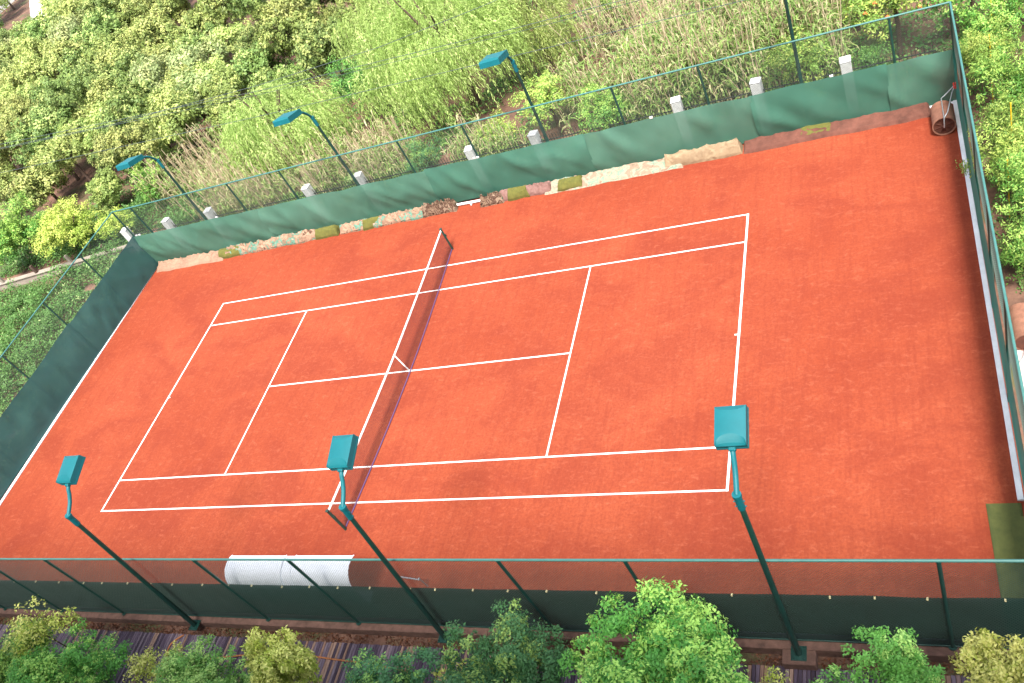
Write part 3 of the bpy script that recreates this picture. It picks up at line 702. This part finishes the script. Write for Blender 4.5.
def plant_tree(kind, label, cat, x, y, zc, r, crown, trunk, group=None, rz=0, sq=1.0):
    t = thing(kind, label, cat, (x, y, GZ), group)
    c = link('crown', crown, t, (0, 0, zc - GZ)); c.scale = (r, r, r * sq); c.rotation_euler = (0, 0, rz)
    k = link('trunk', trunk, t, (0, 0, zc - GZ)); k.scale = (r, r, r); k.rotation_euler = (0, 0, rz)
    return t

# --- orchard wood beyond the court
CM = cam.matrix_basis if False else Matrix.LocRotScale(cam.location, cam.rotation_euler, None)
CI = CM.inverted()
def in_view(p, m=0):      # which trees the photograph could show (the rest are left out)
    v = CI @ Vector(p)
    if v.z > -1: return False
    u = 512 + 876.245 * v.x / -v.z; w_ = 341.5 - 876.245 * v.y / -v.z
    return -m < u < 1024 + m and -m < w_ < 683 + m
rg = np.random.default_rng(11)
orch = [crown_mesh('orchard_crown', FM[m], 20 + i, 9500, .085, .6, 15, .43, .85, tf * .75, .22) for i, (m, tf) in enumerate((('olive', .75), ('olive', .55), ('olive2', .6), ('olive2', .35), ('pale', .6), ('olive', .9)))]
orch_t = [trunk_mesh('orchard_trunk', 1.9, .06, 40 + i) for i in range(3)]
def wood_ok(x, y):
    if y < 16.2: return False
    if x > -26 and y < 17.5 and x > -22: return False
    if x > -15 and y < 21: return False
    if x > -10 and y < 24.5: return False
    return True
desc_c = ['olive green round', 'yellow tipped bushy', 'mid green dense', 'dull green loose', 'pale greyish green', 'bright yellow green']
cells = []
ORD = 'first second third fourth fifth sixth seventh eighth ninth tenth eleventh twelfth thirteenth fourteenth fifteenth sixteenth seventeenth eighteenth nineteenth twentieth twenty-first twenty-second twenty-third twenty-fourth twenty-fifth twenty-sixth twenty-seventh twenty-eighth twenty-ninth thirtieth'.split()
yy = 13.5; row = 0; used = 0
while yy < 86:
    sp = 3.3 + max(0, (yy - 22)) * .036
    xx = -100 + (row % 2) * sp * .5; q = 0
    while xx < 6:
        X = xx + rg.uniform(-.8, .8); Y = yy + rg.uniform(-.7, .7)
        if wood_ok(X, Y) and in_view((X, Y, 2.2), 16) and not (X < -54 and abs((Y - 48) + (X + 60) * 1.12) < 5.5 and Y > 49):
            cells.append((X, Y, sp, used, q)); q += 1
        xx += sp
    used += 1 if q else 0
    yy += sp * .88; row += 1
for i, (X, Y, sp, rw, q) in enumerate(cells):
    v = CI @ Vector((X, Y, 2))
    k = int(rg.choice(6, p=(.27, .2, .2, .08, .07, .18)))
    if v.z < -85: k = int(rg.choice([3, 4, 5, 2]))
    r = sp * rg.uniform(.40, .60)
    plant_tree('orchard_tree', '%s tree, %s from the left in the %s row of the wood' % (desc_c[k], ORD[q], ORD[rw]), 'tree',
               X, Y, rg.uniform(1.3, 3.1), r, orch[k], orch_t[i % 3], 'small trees of the wood beyond the court', rg.uniform(0, 6.28), rg.uniform(.85, 1.15))

# --- willows: drooping fronds hung from a lumpy dome
def willow_mesh(name, mat, seed, strands, per, leaf, rx, rz, lumps=16):
    rg = np.random.default_rng(seed); P = []; A = []; ST = []
    L = rg.normal(size=(lumps, 3)); L /= np.linalg.norm(L, axis=1)[:, None]; L[:, 2] = np.abs(L[:, 2]) * .9 + .02; L *= rg.uniform(.35, .72, (lumps, 1))
    for s in range(strands):
        c = L[rg.integers(lumps)]; d = rg.normal(size=3); d[2] = abs(d[2]) * .7; d /= np.linalg.norm(d)
        p = (c + d * .33 * rg.uniform(.5, 1)) * np.array([rx, rx, rz]); o = np.array([p[0], p[1], 0]); o /= np.linalg.norm(o) + 1e-6
        vel = o * .8 + np.array([0, 0, .35]) + rg.normal(size=3) * .35; step = rg.uniform(.05, .075)
        ln_ = int(per * rg.uniform(.5, 1.2))
        for k in range(ln_):
            vel = vel * .93 + np.array([.02, -.01, -.16]); vel /= max(1, np.linalg.norm(vel)); p = p + vel * step
            if p[2] < -rz * .8: break
            P.append(p + rg.normal(size=3) * .02); A.append(vel + rg.normal(size=3) * .35); ST.append(s)
    P = np.array(P); A = np.array(A); A /= np.linalg.norm(A, axis=1)[:, None]; n = len(P); ST = np.array(ST)
    side = np.cross(A, rg.normal(size=(n, 3))); side /= np.linalg.norm(side, axis=1)[:, None]
    s = (leaf * rg.uniform(.6, 1.3, n))[:, None]; V = np.empty((n, 4, 3))
    V[:, 0] = P; V[:, 1] = P + A * s * .4 + side * s * .10; V[:, 2] = P + A * s; V[:, 3] = P + A * s * .4 - side * s * .10
    sr = rg.random(strands)[ST]
    return mesh_np(name, V.reshape(-1, 3), np.arange(4 * n).reshape(-1, 4), mat, {'rnd': np.clip(sr * .8 + rg.random(n) * .3, 0, 1), 'tip': (sr > .75) * rg.uniform(.2, .8, n)})
wt = trunk_mesh('willow_trunk', .65, .045, 77, .28, 5)
def willow(label, x, y, zc, rx, rz, seed, strands, mat='willow'):
    t = thing('willow_tree', label, 'tree', (x, y, GZ), 'willows behind the far fence')
    link('crown', willow_mesh('willow_crown', FM[mat], seed, strands, 42, .17, rx, rz), t, (0, 0, zc - GZ))
    k = link('trunk', wt, t, (0, 0, zc - GZ)); k.scale = (rx, rx, rx)
willow('tall pale willow with drooping fronds filling the top centre', -2.2, 17.8, 3.1, 5.0, 4.2, 1, 2300)
willow('willow behind the tall one at the very top centre', -6.8, 23.0, 3.0, 4.4, 3.6, 2, 900)
willow('feathery low willow left of the tall willow, behind the dry reeds', -12.0, 15.9, 2.3, 4.2, 3.1, 3, 1300)
willow('willow frond clump at the right side of the tall willow', 1.6, 19.5, 2.2, 3.2, 3.0, 4, 650)

# --- reeds
def reeds(name, label, regions, seed, cane_frac):
    """tall reed: canes with arching blades"""
    rg = np.random.default_rng(seed)
    cane = MB(); PB = []; 
    Vc = []; Fc = []; rc_ = []; nn = 0; Vb = []; rb = []; tb_ = []
    for (xa, xb, ya, yb, n, h, dry) in regions:
        for i in range(n):
            x = rg.uniform(xa, xb); y = rg.uniform(ya, yb)
            if fbm(np.array([[x * .55, y * .7, seed]]), 2)[0] < .32: continue
            if any(abs(x - ex) < er and y < ey + er for ex, ey, er in ((-2.3, 11.5, 1.15), (6.1, 11.65, 1.15), (13.6, 11.75, 1.3), (-9.7, 11.5, .7), (-6.5, 11.4, .7), (3.3, 13.4, 1.0))): continue
            hh = h * rg.uniform(.55, 1.15); lean = rg.normal(size=2) * .16; isdry = rg.random() < dry
            p = np.array([x, y, GZ]); q = np.array([x + lean[0] * hh, y + lean[1] * hh, GZ + hh]); mid = (p + q) / 2 - np.array([lean[0], lean[1], 0]) * hh * .12
            r = .010 if not isdry else .016
            if isdry: q[2] += hh * .18
            for (a_, b_) in ((p, mid), (mid, q)):
                for c in (a_, b_):
                    for k in range(3): t_ = 2.094 * k; Vc.append(c + r * np.array([math.cos(t_), math.sin(t_), 0]))
                Fc += [(nn, nn + 1, nn + 4, nn + 3), (nn + 1, nn + 2, nn + 5, nn + 4), (nn + 2, nn, nn + 3, nn + 5)]; nn += 6
                rc_ += [rg.random()] * 3
            nb = rg.integers(1, 5) if isdry else rg.integers(8, 15)
            for b in range(nb):
                f = rg.uniform(.3, 1.0); st = p + (q - p) * f; az = rg.uniform(0, 6.283); L_ = rg.uniform(.22, .6); w_ = rg.uniform(.014, .034)
                o = np.array([math.cos(az), math.sin(az), 0]); sd_ = np.array([-o[1], o[0], 0])
                pts = [st, st + o * L_ * .35 + np.array([0, 0, L_ * .33]), st + o * L_ * .75 + np.array([0, 0, L_ * .30]), st + o * L_ + np.array([0, 0, -L_ * .05])]
                ws = [w_ * .7, w_, w_ * .7, .002]
                for k in range(3):
                    Vb += [pts[k] - sd_ * ws[k], pts[k] + sd_ * ws[k], pts[k + 1] + sd_ * ws[k + 1], pts[k + 1] - sd_ * ws[k + 1]]
                    rb.append(rg.random()); tb_.append(rg.uniform(.5, 1) if (isdry and rg.random() < .75) else (0 if rg.random() < .8 else .6))
    Vb = np.array(Vb)
    t = thing(name, label, 'reeds', (0, 12, GZ)); t['kind'] = 'stuff'
    off = np.array([0, 12, GZ])
    link('canes', mesh_np('canes', np.array(Vc) - off, Fc, FM['cane'], {'rnd': rc_, 'tip': np.zeros(len(rc_))}), t)
    link('blades', mesh_np('blades', Vb - off, np.arange(len(Vb)).reshape(-1, 4), FM['reed'], {'rnd': rb, 'tip': tb_}), t)
reeds('tall_reeds', 'tall green and straw coloured reeds growing behind the far fence', [
    (-18.6, -10.5, 11.2, 14.6, 900, 2.7, .62), (-22, -15, 14.5, 18.5, 420, 2.6, .7), (-10.5, -3.0, 11.0, 13.8, 950, 2.5, .42), (-3.0, 4.5, 10.95, 13.0, 700, 2.0, .35),
    (3.5, 10, 11.4, 16.2, 1300, 2.5, .18), (7.5, 15.2, 11.4, 16.5, 2000, 3.0, .22), (9.5, 17, 16.5, 24, 1600, 3.1, .25), (4, 9, 17.5, 22.5, 260, 2.8, .7)], 5, .5)

# --- shrubs behind the far fence
def shrub(kind, label, x, y, zc, r, mat, seed, n, leaf, sq=.9, group=None, asp=.5, lobes=26, tf=.35, lobe_r=.34, tr=.05, cat='shrub'):
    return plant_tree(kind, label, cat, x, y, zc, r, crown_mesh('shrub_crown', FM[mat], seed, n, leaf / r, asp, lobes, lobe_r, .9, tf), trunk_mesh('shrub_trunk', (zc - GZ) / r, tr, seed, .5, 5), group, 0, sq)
shrub('round_shrub', 'dark blue green round shrub behind the far fence, left of centre', -2.3, 11.6, 1.25, 1.1, 'near_dark', 101, 7000, .06, .95)
shrub('round_shrub', 'small bright green shrub at the far fence beneath the willow', 1.2, 12.3, 1.1, 1.0, 'lime', 102, 3500, .08)
shrub('round_shrub', 'bright green fine leaved shrub behind the far fence right of centre', 6.1, 11.65, 1.35, 1.15, 'bamboo', 103, 8000, .07, 1.1, tf=.6)
shrub('round_shrub', 'leafy green shrub behind the bare floodlight pole', 13.6, 11.75, 1.5, 1.35, 'broad', 104, 9000, .07, 1.0)
shrub('round_shrub', 'low green bush between the green shrub and the floodlight pole', 9.0, 12.2, .7, .9, 'weed', 105, 3500, .09)
shrub('round_shrub', 'dark low bush behind the far fence under the left floodlights', -9.7, 11.5, .5, .85, 'deep', 106, 3500, .08)
shrub('round_shrub', 'dark weedy bush beside the floodlight at left centre', -6.5, 11.4, .5, .9, 'weed', 107, 3500, .08)
shrub('round_shrub', 'low weedy bush left of the dark round shrub', -4.0, 11.4, .55, .7, 'weed', 108, 3000, .08)
shrub('round_shrub', 'lime green bush behind the far fence right of the third floodlight', 3.3, 13.4, 1.3, 1.5, 'broad', 109, 6500, .09, tf=.6)
shrub('round_shrub', 'sprawling light green bush on the bank beyond the reeds', 7.5, 15.0, 1.2, 1.4, 'broad', 110, 4500, .1)
shrub('leafy_tree', 'dark green tree in the gap between the wood and the tall willow', -8.0, 18.6, 1.9, 1.9, 'deep', 117, 9000, .10, .95, cat='tree')
shrub('round_shrub', 'green bush at the top edge right of the willow', 4.8, 21.2, 1.1, 1.6, 'olive2', 111, 5000, .1)
shrub('round_shrub', 'round bush on the bare soil at the top edge', 7.6, 23.4, 1.1, 1.5, 'olive2', 112, 5000, .1)
shrub('round_shrub', 'dark shrub by the white pillar near the far right corner', 15.9, 11.7, .8, .9, 'deep', 113, 4000, .07)
shrub('flowering_tree', 'bright leafy tree with orange blossoms outside the far right corner', 17.0, 13.3, 2.1, 1.7, 'broad', 114, 9000, .10, .9, tf=.7, cat='tree')
shrub('leafy_tree', 'bright green tree at the top edge left of the corner post', 15.6, 16.0, 2.2, 1.9, 'lime', 115, 8000, .11, .9, cat='tree', tf=.4)
shrub('leafy_tree', 'bright green tree beyond the far right corner of the fence', 19.4, 12.8, 2.0, 1.8, 'bamboo', 116, 9000, .11, .95, cat='tree', tf=.6)
ob = MB()
for (dx, dy, dz) in ((-.55, -1.3, .7), (-.2, -1.5, .2), (.5, -1.35, .6), (-.9, -1.1, .3), (.1, -1.2, 1.1), (.8, -1.2, .1)):
    c = Vector((17.0 + dx, 13.3 + dy, 2.1 + dz))
    for k in range(6):
        a_ = k * 1.05; ob.box(c + Vector((math.cos(a_) * .035, math.sin(a_) * .035, .01 * k)), (.07, .05, .02), (a_, .6, a_))
M['blossom'] = simple('orange_blossom', (.85, .16, .03), .6)
ob.build('blossoms', M['blossom'], [o for o in COL.objects if o.name.startswith('flowering_tree')][0])

# --- left yard trees
g_ = 'round trees behind the low wall at the left'
shrub('round_tree', 'dense dark green round tree at the left edge behind the low wall', -30.7, 12.8, 1.75, 2.3, 'near_green', 121, 26000, .12, .85, g_, tf=.75, lobes=34, cat='tree')
shrub('round_tree', 'bright yellow green round tree behind the low wall', -26.3, 12.6, 1.35, 2.0, 'lime', 122, 18000, .11, .85, g_, tf=.7, lobes=34, cat='tree')
shrub('round_tree', 'smaller yellow green tree between the low wall and the fence corner', -23.2, 12.6, .95, 1.25, 'lime', 123, 7000, .09, .85, g_, tf=.5, cat='tree')
shrub('round_tree', 'light green tree above the smaller yellow green one', -21.4, 15.4, 1.5, 1.5, 'bamboo', 124, 7000, .1, .9, g_, tf=.6, cat='tree')

# --- ground cover
def cover(name, label, polys, mat, seed, dens, leaf, h, cat='ground cover', z0=GZ, thr=.36):
    rg = np.random.default_rng(seed); PP = []
    for (xa, xb, ya, yb) in polys:
        n = int((xb - xa) * (yb - ya) * dens); P = np.stack([rg.uniform(xa, xb, n), rg.uniform(ya, yb, n), np.zeros(n)], 1)
        c = fbm(np.stack([P[:, 0] * .8, P[:, 1] * .8, P[:, 0] * 0 + seed], 1), 3); keep = c > thr; P = P[keep]; c = c[keep]
        P[:, 2] = z0 + .01 + h * np.clip((c - thr) * 3, 0, 1) * rg.random(len(P)) ** .6; PP.append(P)
    P = np.concatenate(PP); n = len(P); nr = rg.normal(size=(n, 3)) * .5 + np.array([0, 0, 1]); nr /= np.linalg.norm(nr, axis=1)[:, None]
    V, F = leaf_quads(P, nr, leaf, .6, rg, .5)
    ct = fbm(P * 1.3 + seed, 2)
    me = mesh_np(name, V, F, mat, {'rnd': np.clip(rg.random(n) * .6 + (ct - .3) * .8, 0, 1), 'tip': (rg.random(n) < .25 * (ct > .5)) * .7})
    return setp(link(name, me), label, cat, kind='stuff')
cover('weeds', 'rampant leafy weeds covering the yard beside the left end fence', [(-30, -18.75, -4, 9.6), (-27, -18.75, 9.6, 11.2), (-44, -30, 4, 10), (-46, -18, 11.8, 17)], FM['weed'], 3, 460, .12, 1.25, thr=.28)
cover('undergrowth', 'low green undergrowth beneath the trees and reeds beyond the court', [(-20, 18, 9.9, 12.5), (2, 20, 12.5, 26), (-30, 2, 12.5, 30)], FM['weed'], 4, 130, .12, .6, thr=.38)
cover('yard_grass', 'patchy undergrowth under the bamboo shrubs beside the end fence', [(18.9, 23, .6, 22)], FM['weed'], 6, 160, .09, .4, thr=.4)
cover('leaf_litter', 'fallen brown and yellow leaves between the ledge and the boardwalk', [(-18, 19, -9.93, -9.63)], FM['litter'], 8, 420, .075, .02, thr=.2)

# --- low wall, pillars, railing
lw = thing('low_wall', 'low pale concrete wall with a flat coping crossing the left yard', 'wall', (-28, 11.1, GZ))
kb = MB(); p, q_ = Vector((-37, 10.3, 0)), Vector((-21.4, 11.75, 0)); d = q_ - p; ang = math.atan2(d.y, d.x)
kb.box((p + q_) / 2 + Vector((0, 0, GZ + .2)), (d.length, .22, .4), (0, 0, ang)); kb.build('wall_body', M['concrete'], lw)
kb = MB().box((p + q_) / 2 + Vector((0, 0, GZ + .43)), (d.length, .34, .06), (0, 0, ang), .01); kb.build('coping', M['pale_concrete'], lw)
for i, s in enumerate((.12, .30, .48, .66, .84)):
    c = p + d * s; o = MB().box(c + Vector((0, -.02, GZ + .5)), (.16, .16, 1.0), (0, 0, ang), .01)
    if i % 2: o.build('wall_post', M['pale_concrete'], lw)
    else: o.build('wall_post', M['bark'], lw)
pil_x = [-20.3, -17.3, -14.4, -11.3, -8.25, -5.3, -2.45, .42, 3.40, 6.35, 9.32, 12.27, 15.32, 18.3]
desc = ['at the far left corner outside the fence', 'just right of the far left corner', 'beside the leftmost far floodlight', 'third from the left corner, low behind the netting', 'by the dry reeds left of the second floodlight', 'at the foot of the second far floodlight',
        'hidden behind the dark round shrub', 'right of the dark round shrub', 'left of the third far floodlight pole', 'beside the bright fine leaved shrub', 'right of the bright fine leaved shrub', 'left of the bare floodlight pole', 'right of the bare floodlight pole', 'outside the far right corner post']
for x, dsc in zip(pil_x, desc):
    if x in (-11.3, -2.45, 6.35, 18.3): continue
    t = thing('railing_pillar', 'short white rendered pillar ' + dsc, 'pillar', (x, 10.6, GZ), 'white pillars of the old railing')
    ra = math.sin(x * 7) * .12; MB().box((x, 10.6, (GZ + 1.76) / 2), (.36, .36, 1.76 - GZ), (0, 0, ra), .012).build('shaft', M['pillar'], t)
    MB().box((x, 10.6, 1.80), (.38, .38, .05), (math.sin(x * 3) * .04, 0, ra), .015).build('cap', M['pillar'], t)
for i in range(len(pil_x) - 1):
    a_, b_ = pil_x[i] + .18, pil_x[i + 1] - .18
    t = thing('iron_railing', 'black iron picket railing, bay starting ' + desc[i].replace(' outside the fence', '').replace(' behind the netting', ''), 'railing', ((a_ + b_) / 2, 10.6, GZ), 'iron railing bays behind the far fence')
    o = MB()
    for x in np.arange(a_ + .06, b_, .13): o.box((x, 10.6, .68), (.018, .018, 1.85))
    o.build('pickets', M['iron'], t)
    for z in (-.05, 1.35): MB().box(((a_ + b_) / 2, 10.6, z), (b_ - a_, .04, .03)).build('crossbar', M['iron'], t)

# --- bamboo-like shrubs along the right fence
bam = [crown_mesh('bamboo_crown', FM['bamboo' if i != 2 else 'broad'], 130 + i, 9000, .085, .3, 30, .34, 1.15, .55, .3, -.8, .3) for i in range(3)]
bt = trunk_mesh('bamboo_stem', 1.4, .035, 140, .4, 7)
bl = ['first from the path', 'second from the path', 'third from the path', 'fourth from the path', 'fifth from the path', 'sixth from the path', 'seventh from the path', 'at the fence corner']
for i, y in enumerate((1.3, 3.0, 4.7, 6.4, 8.1, 9.9, 11.6)):
    plant_tree('bamboo_shrub', 'light green bamboo shrub close to the end fence, ' + bl[i], 'shrub', 19.75 + .25 * math.sin(i * 2.1), y, .95 + .2 * math.sin(i * 1.7), 1.0 + .1 * math.cos(i * 3), bam[i % 3], bt, 'bamboo shrubs along the end fence', i * 1.3, 1.25)
for i, y in enumerate((2.2, 4.6, 7.1, 9.7, 12.4, 15.2)):
    plant_tree('bamboo_shrub', 'bamboo shrub in the outer row by the right picture edge, ' + bl[i], 'shrub', 21.9, y, 1.3, 1.35, bam[(i + 1) % 3], bt, 'bamboo shrubs of the outer row', i * 2.3, 1.2)
for i, (x, y, z) in enumerate(((19.9, 11.9, 2.7), (19.6, 9.4, 2.2), (19.75, 5.9, 2.05), (19.4, 3.7, 1.8))):
    o = MB().tube([(x, y, GZ), (x, y, z)], .018, 8).tube([(x, y, z), (x, y, z + .02)], .022, 8).build('marker_stake', M['yellow'], origin=(x, y, GZ))
    setp(o, 'yellow stake sticking out of the bamboo shrubs, %s from the path' % ('fourth', 'third', 'second', 'nearest')[i], 'stake', 'yellow stakes among the bamboo shrubs')

# --- trees and shrubs in front, below the camera
def near(kind, label, x, y, zc, r, mat, seed, n, leaf, sq=.95, tf=.35, lobes=34, lr=.3, tr=.03, cat='tree', asp=.5, spiky=0):
    t = thing(kind, label, cat, (x, y, GZ)); 
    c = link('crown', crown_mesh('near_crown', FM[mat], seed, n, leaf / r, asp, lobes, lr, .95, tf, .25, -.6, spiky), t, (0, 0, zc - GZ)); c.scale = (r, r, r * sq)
    k = link('trunk', trunk_mesh('near_trunk', (zc - GZ) / r, tr, seed, .45, 7), t, (0, 0, zc - GZ)); k.scale = (r, r, r)
near('bushy_tree', 'big bushy green tree at the bottom centre right', 12.0, -12.1, 3.9, 1.8, 'near_green', 201, 58000, .075, .95, .45, 46)
near('bushy_tree', 'dark blue green tree with yellow shoots at the bottom centre', 8.2, -12.1, 3.1, 1.65, 'near_dark', 202, 48000, .068, .95, .18, 44)
near('bushy_tree', 'upright yellow green tree right of the bench shelter foot', 2.85, -12.0, 3.2, .82, 'near_yellow', 203, 19000, .07, 1.7, .6, 26, .34)
near('bushy_tree', 'bright green domed tree at the bottom left', -.35, -12.6, 2.35, 1.45, 'near_light', 204, 40000, .066, .8, .35, 40)
near('bushy_tree', 'dark green tree in the bottom left corner', -8.9, -12.5, 1.95, 1.85, 'near_green', 205, 40000, .075, .9, .5, 40)
near('bushy_tree', 'mid green tree beside the one in the bottom left corner', -6.3, -12.4, 1.85, 1.55, 'near_green', 215, 34000, .07, .9, .4, 36)
near('bushy_tree', 'small dark tree between the yellow green and the blue green trees', 5.15, -12.2, 2.2, 1.25, 'near_dark', 206, 26000, .066, .95, .25, 30)
near('bushy_tree', 'green pointed tree at the bottom right beneath the fence', 15.85, -12.0, 3.3, 1.15, 'near_light', 207, 34000, .06, 1.0, .2, 34, .3)
near('bushy_tree', 'pale yellow leaved tree in the bottom right corner', 17.55, -12.0, 4.65, .72, 'near_yellow', 208, 15000, .06, 1.25, .9, 24, .34)
near('sparse_sapling', 'sparse yellow green sapling at the left edge in front of the fence', -7.4, -11.3, 2.75, 1.15, 'near_yellow', 209, 3000, .085, 1.0, .5, 26, .25, .02)
near('sparse_sapling', 'thin straggly shrub on the boardwalk edge left of the domed tree', -2.7, -11.9, 1.9, .9, 'near_yellow', 210, 2600, .07, 1.0, .5, 24, .25, .02, 'shrub')
near('sparse_sapling', 'thin yellowish shrub below the nearest floodlight footing', 14.1, -11.9, 2.9, .65, 'near_yellow', 211, 1500, .06, 1.1, .6, 20, .25, .02, 'shrub')
near('sparse_sapling', 'straggly shrub between the small dark tree and the blue green tree', 6.5, -11.6, 1.9, .55, 'near_yellow', 212, 1200, .06, 1.1, .5, 20, .25, .02, 'shrub')

# --- overhead cables
def cable(pts, lab, r=.011):
    p = [Vector(x) for x in pts]; out = []
    for i in range(len(p) - 1):
        L_ = (p[i + 1] - p[i]).length
        for k in range(10): s = k / 10; v = p[i].lerp(p[i + 1], s); out.append(v)
    out.append(p[-1]); o = MB().tube(out, r, 6).build('overhead_cable', M['cable'], origin=tuple(p[0])); setp(o, lab, 'cable', 'overhead cables over the trees')
cable([(-60, 11, 12.0), (-42, 11, 9.3), (-23.66, 11, 7.72), (-16, 11, 7.15), (-7.5, 11, 6.88), (-1.2, 11, 6.9), (3.9, 11, 7.25), (12, 11, 8.2), (30, 11, 11.5)], 'upper thin dark cable crossing the wood and rising to the top edge')
cable([(-60, 11.1, 12.1), (-42, 11.1, 9.4), (-23.5, 11.1, 7.85), (-7.75, 11.1, 6.6), (4.25, 11.1, 6.02), (8.45, 11.1, 5.88), (18, 11.1, 5.9), (30, 11.1, 6.4)], 'second cable running just below the upper one')
cable([(-60, 11.2, 11.7), (-42, 11.2, 9.1), (-23.5, 11.2, 7.55), (-7.75, 11.2, 6.38), (4.25, 11.2, 5.8), (8.45, 11.2, 5.66), (18, 11.2, 5.7), (30, 11.2, 6.2)], 'third cable, almost parallel to the second', .009)
cable([(-60, 11.05, 9.5), (-40, 11.05, 7.4), (-20.8, 11.05, 6.2), (-8.58, 11.05, 5.52), (3.8, 11.05, 5.0), (12.37, 11.05, 4.68), (22, 11.05, 4.6), (34, 11.05, 4.8)], 'lowest cable crossing just above the floodlight heads')

# --- far building at the top left
t = thing('far_building', 'low building with a brown red roof beside the pale road, top left corner', 'building', (-96, 76, GZ))
MB().box((-96, 74.5, GZ + 1.5), (9, 6, 3)).build('wall', M['white_wall'], t)
MB().add([(-101, 71, GZ + 3), (-91, 71, GZ + 3), (-91, 74.5, GZ + 4.6), (-101, 74.5, GZ + 4.6), (-91, 78, GZ + 3), (-101, 78, GZ + 3)], [(0, 1, 2, 3), (3, 2, 4, 5), (1, 4, 2), (0, 3, 5)]).build('roof', M['roof_red'], t)
for dx in (-3, 0, 3): MB().box((-96 + dx, 71.48, GZ + 1.6), (1.4, .06, 1.3)).build('window', M['iron'], t)
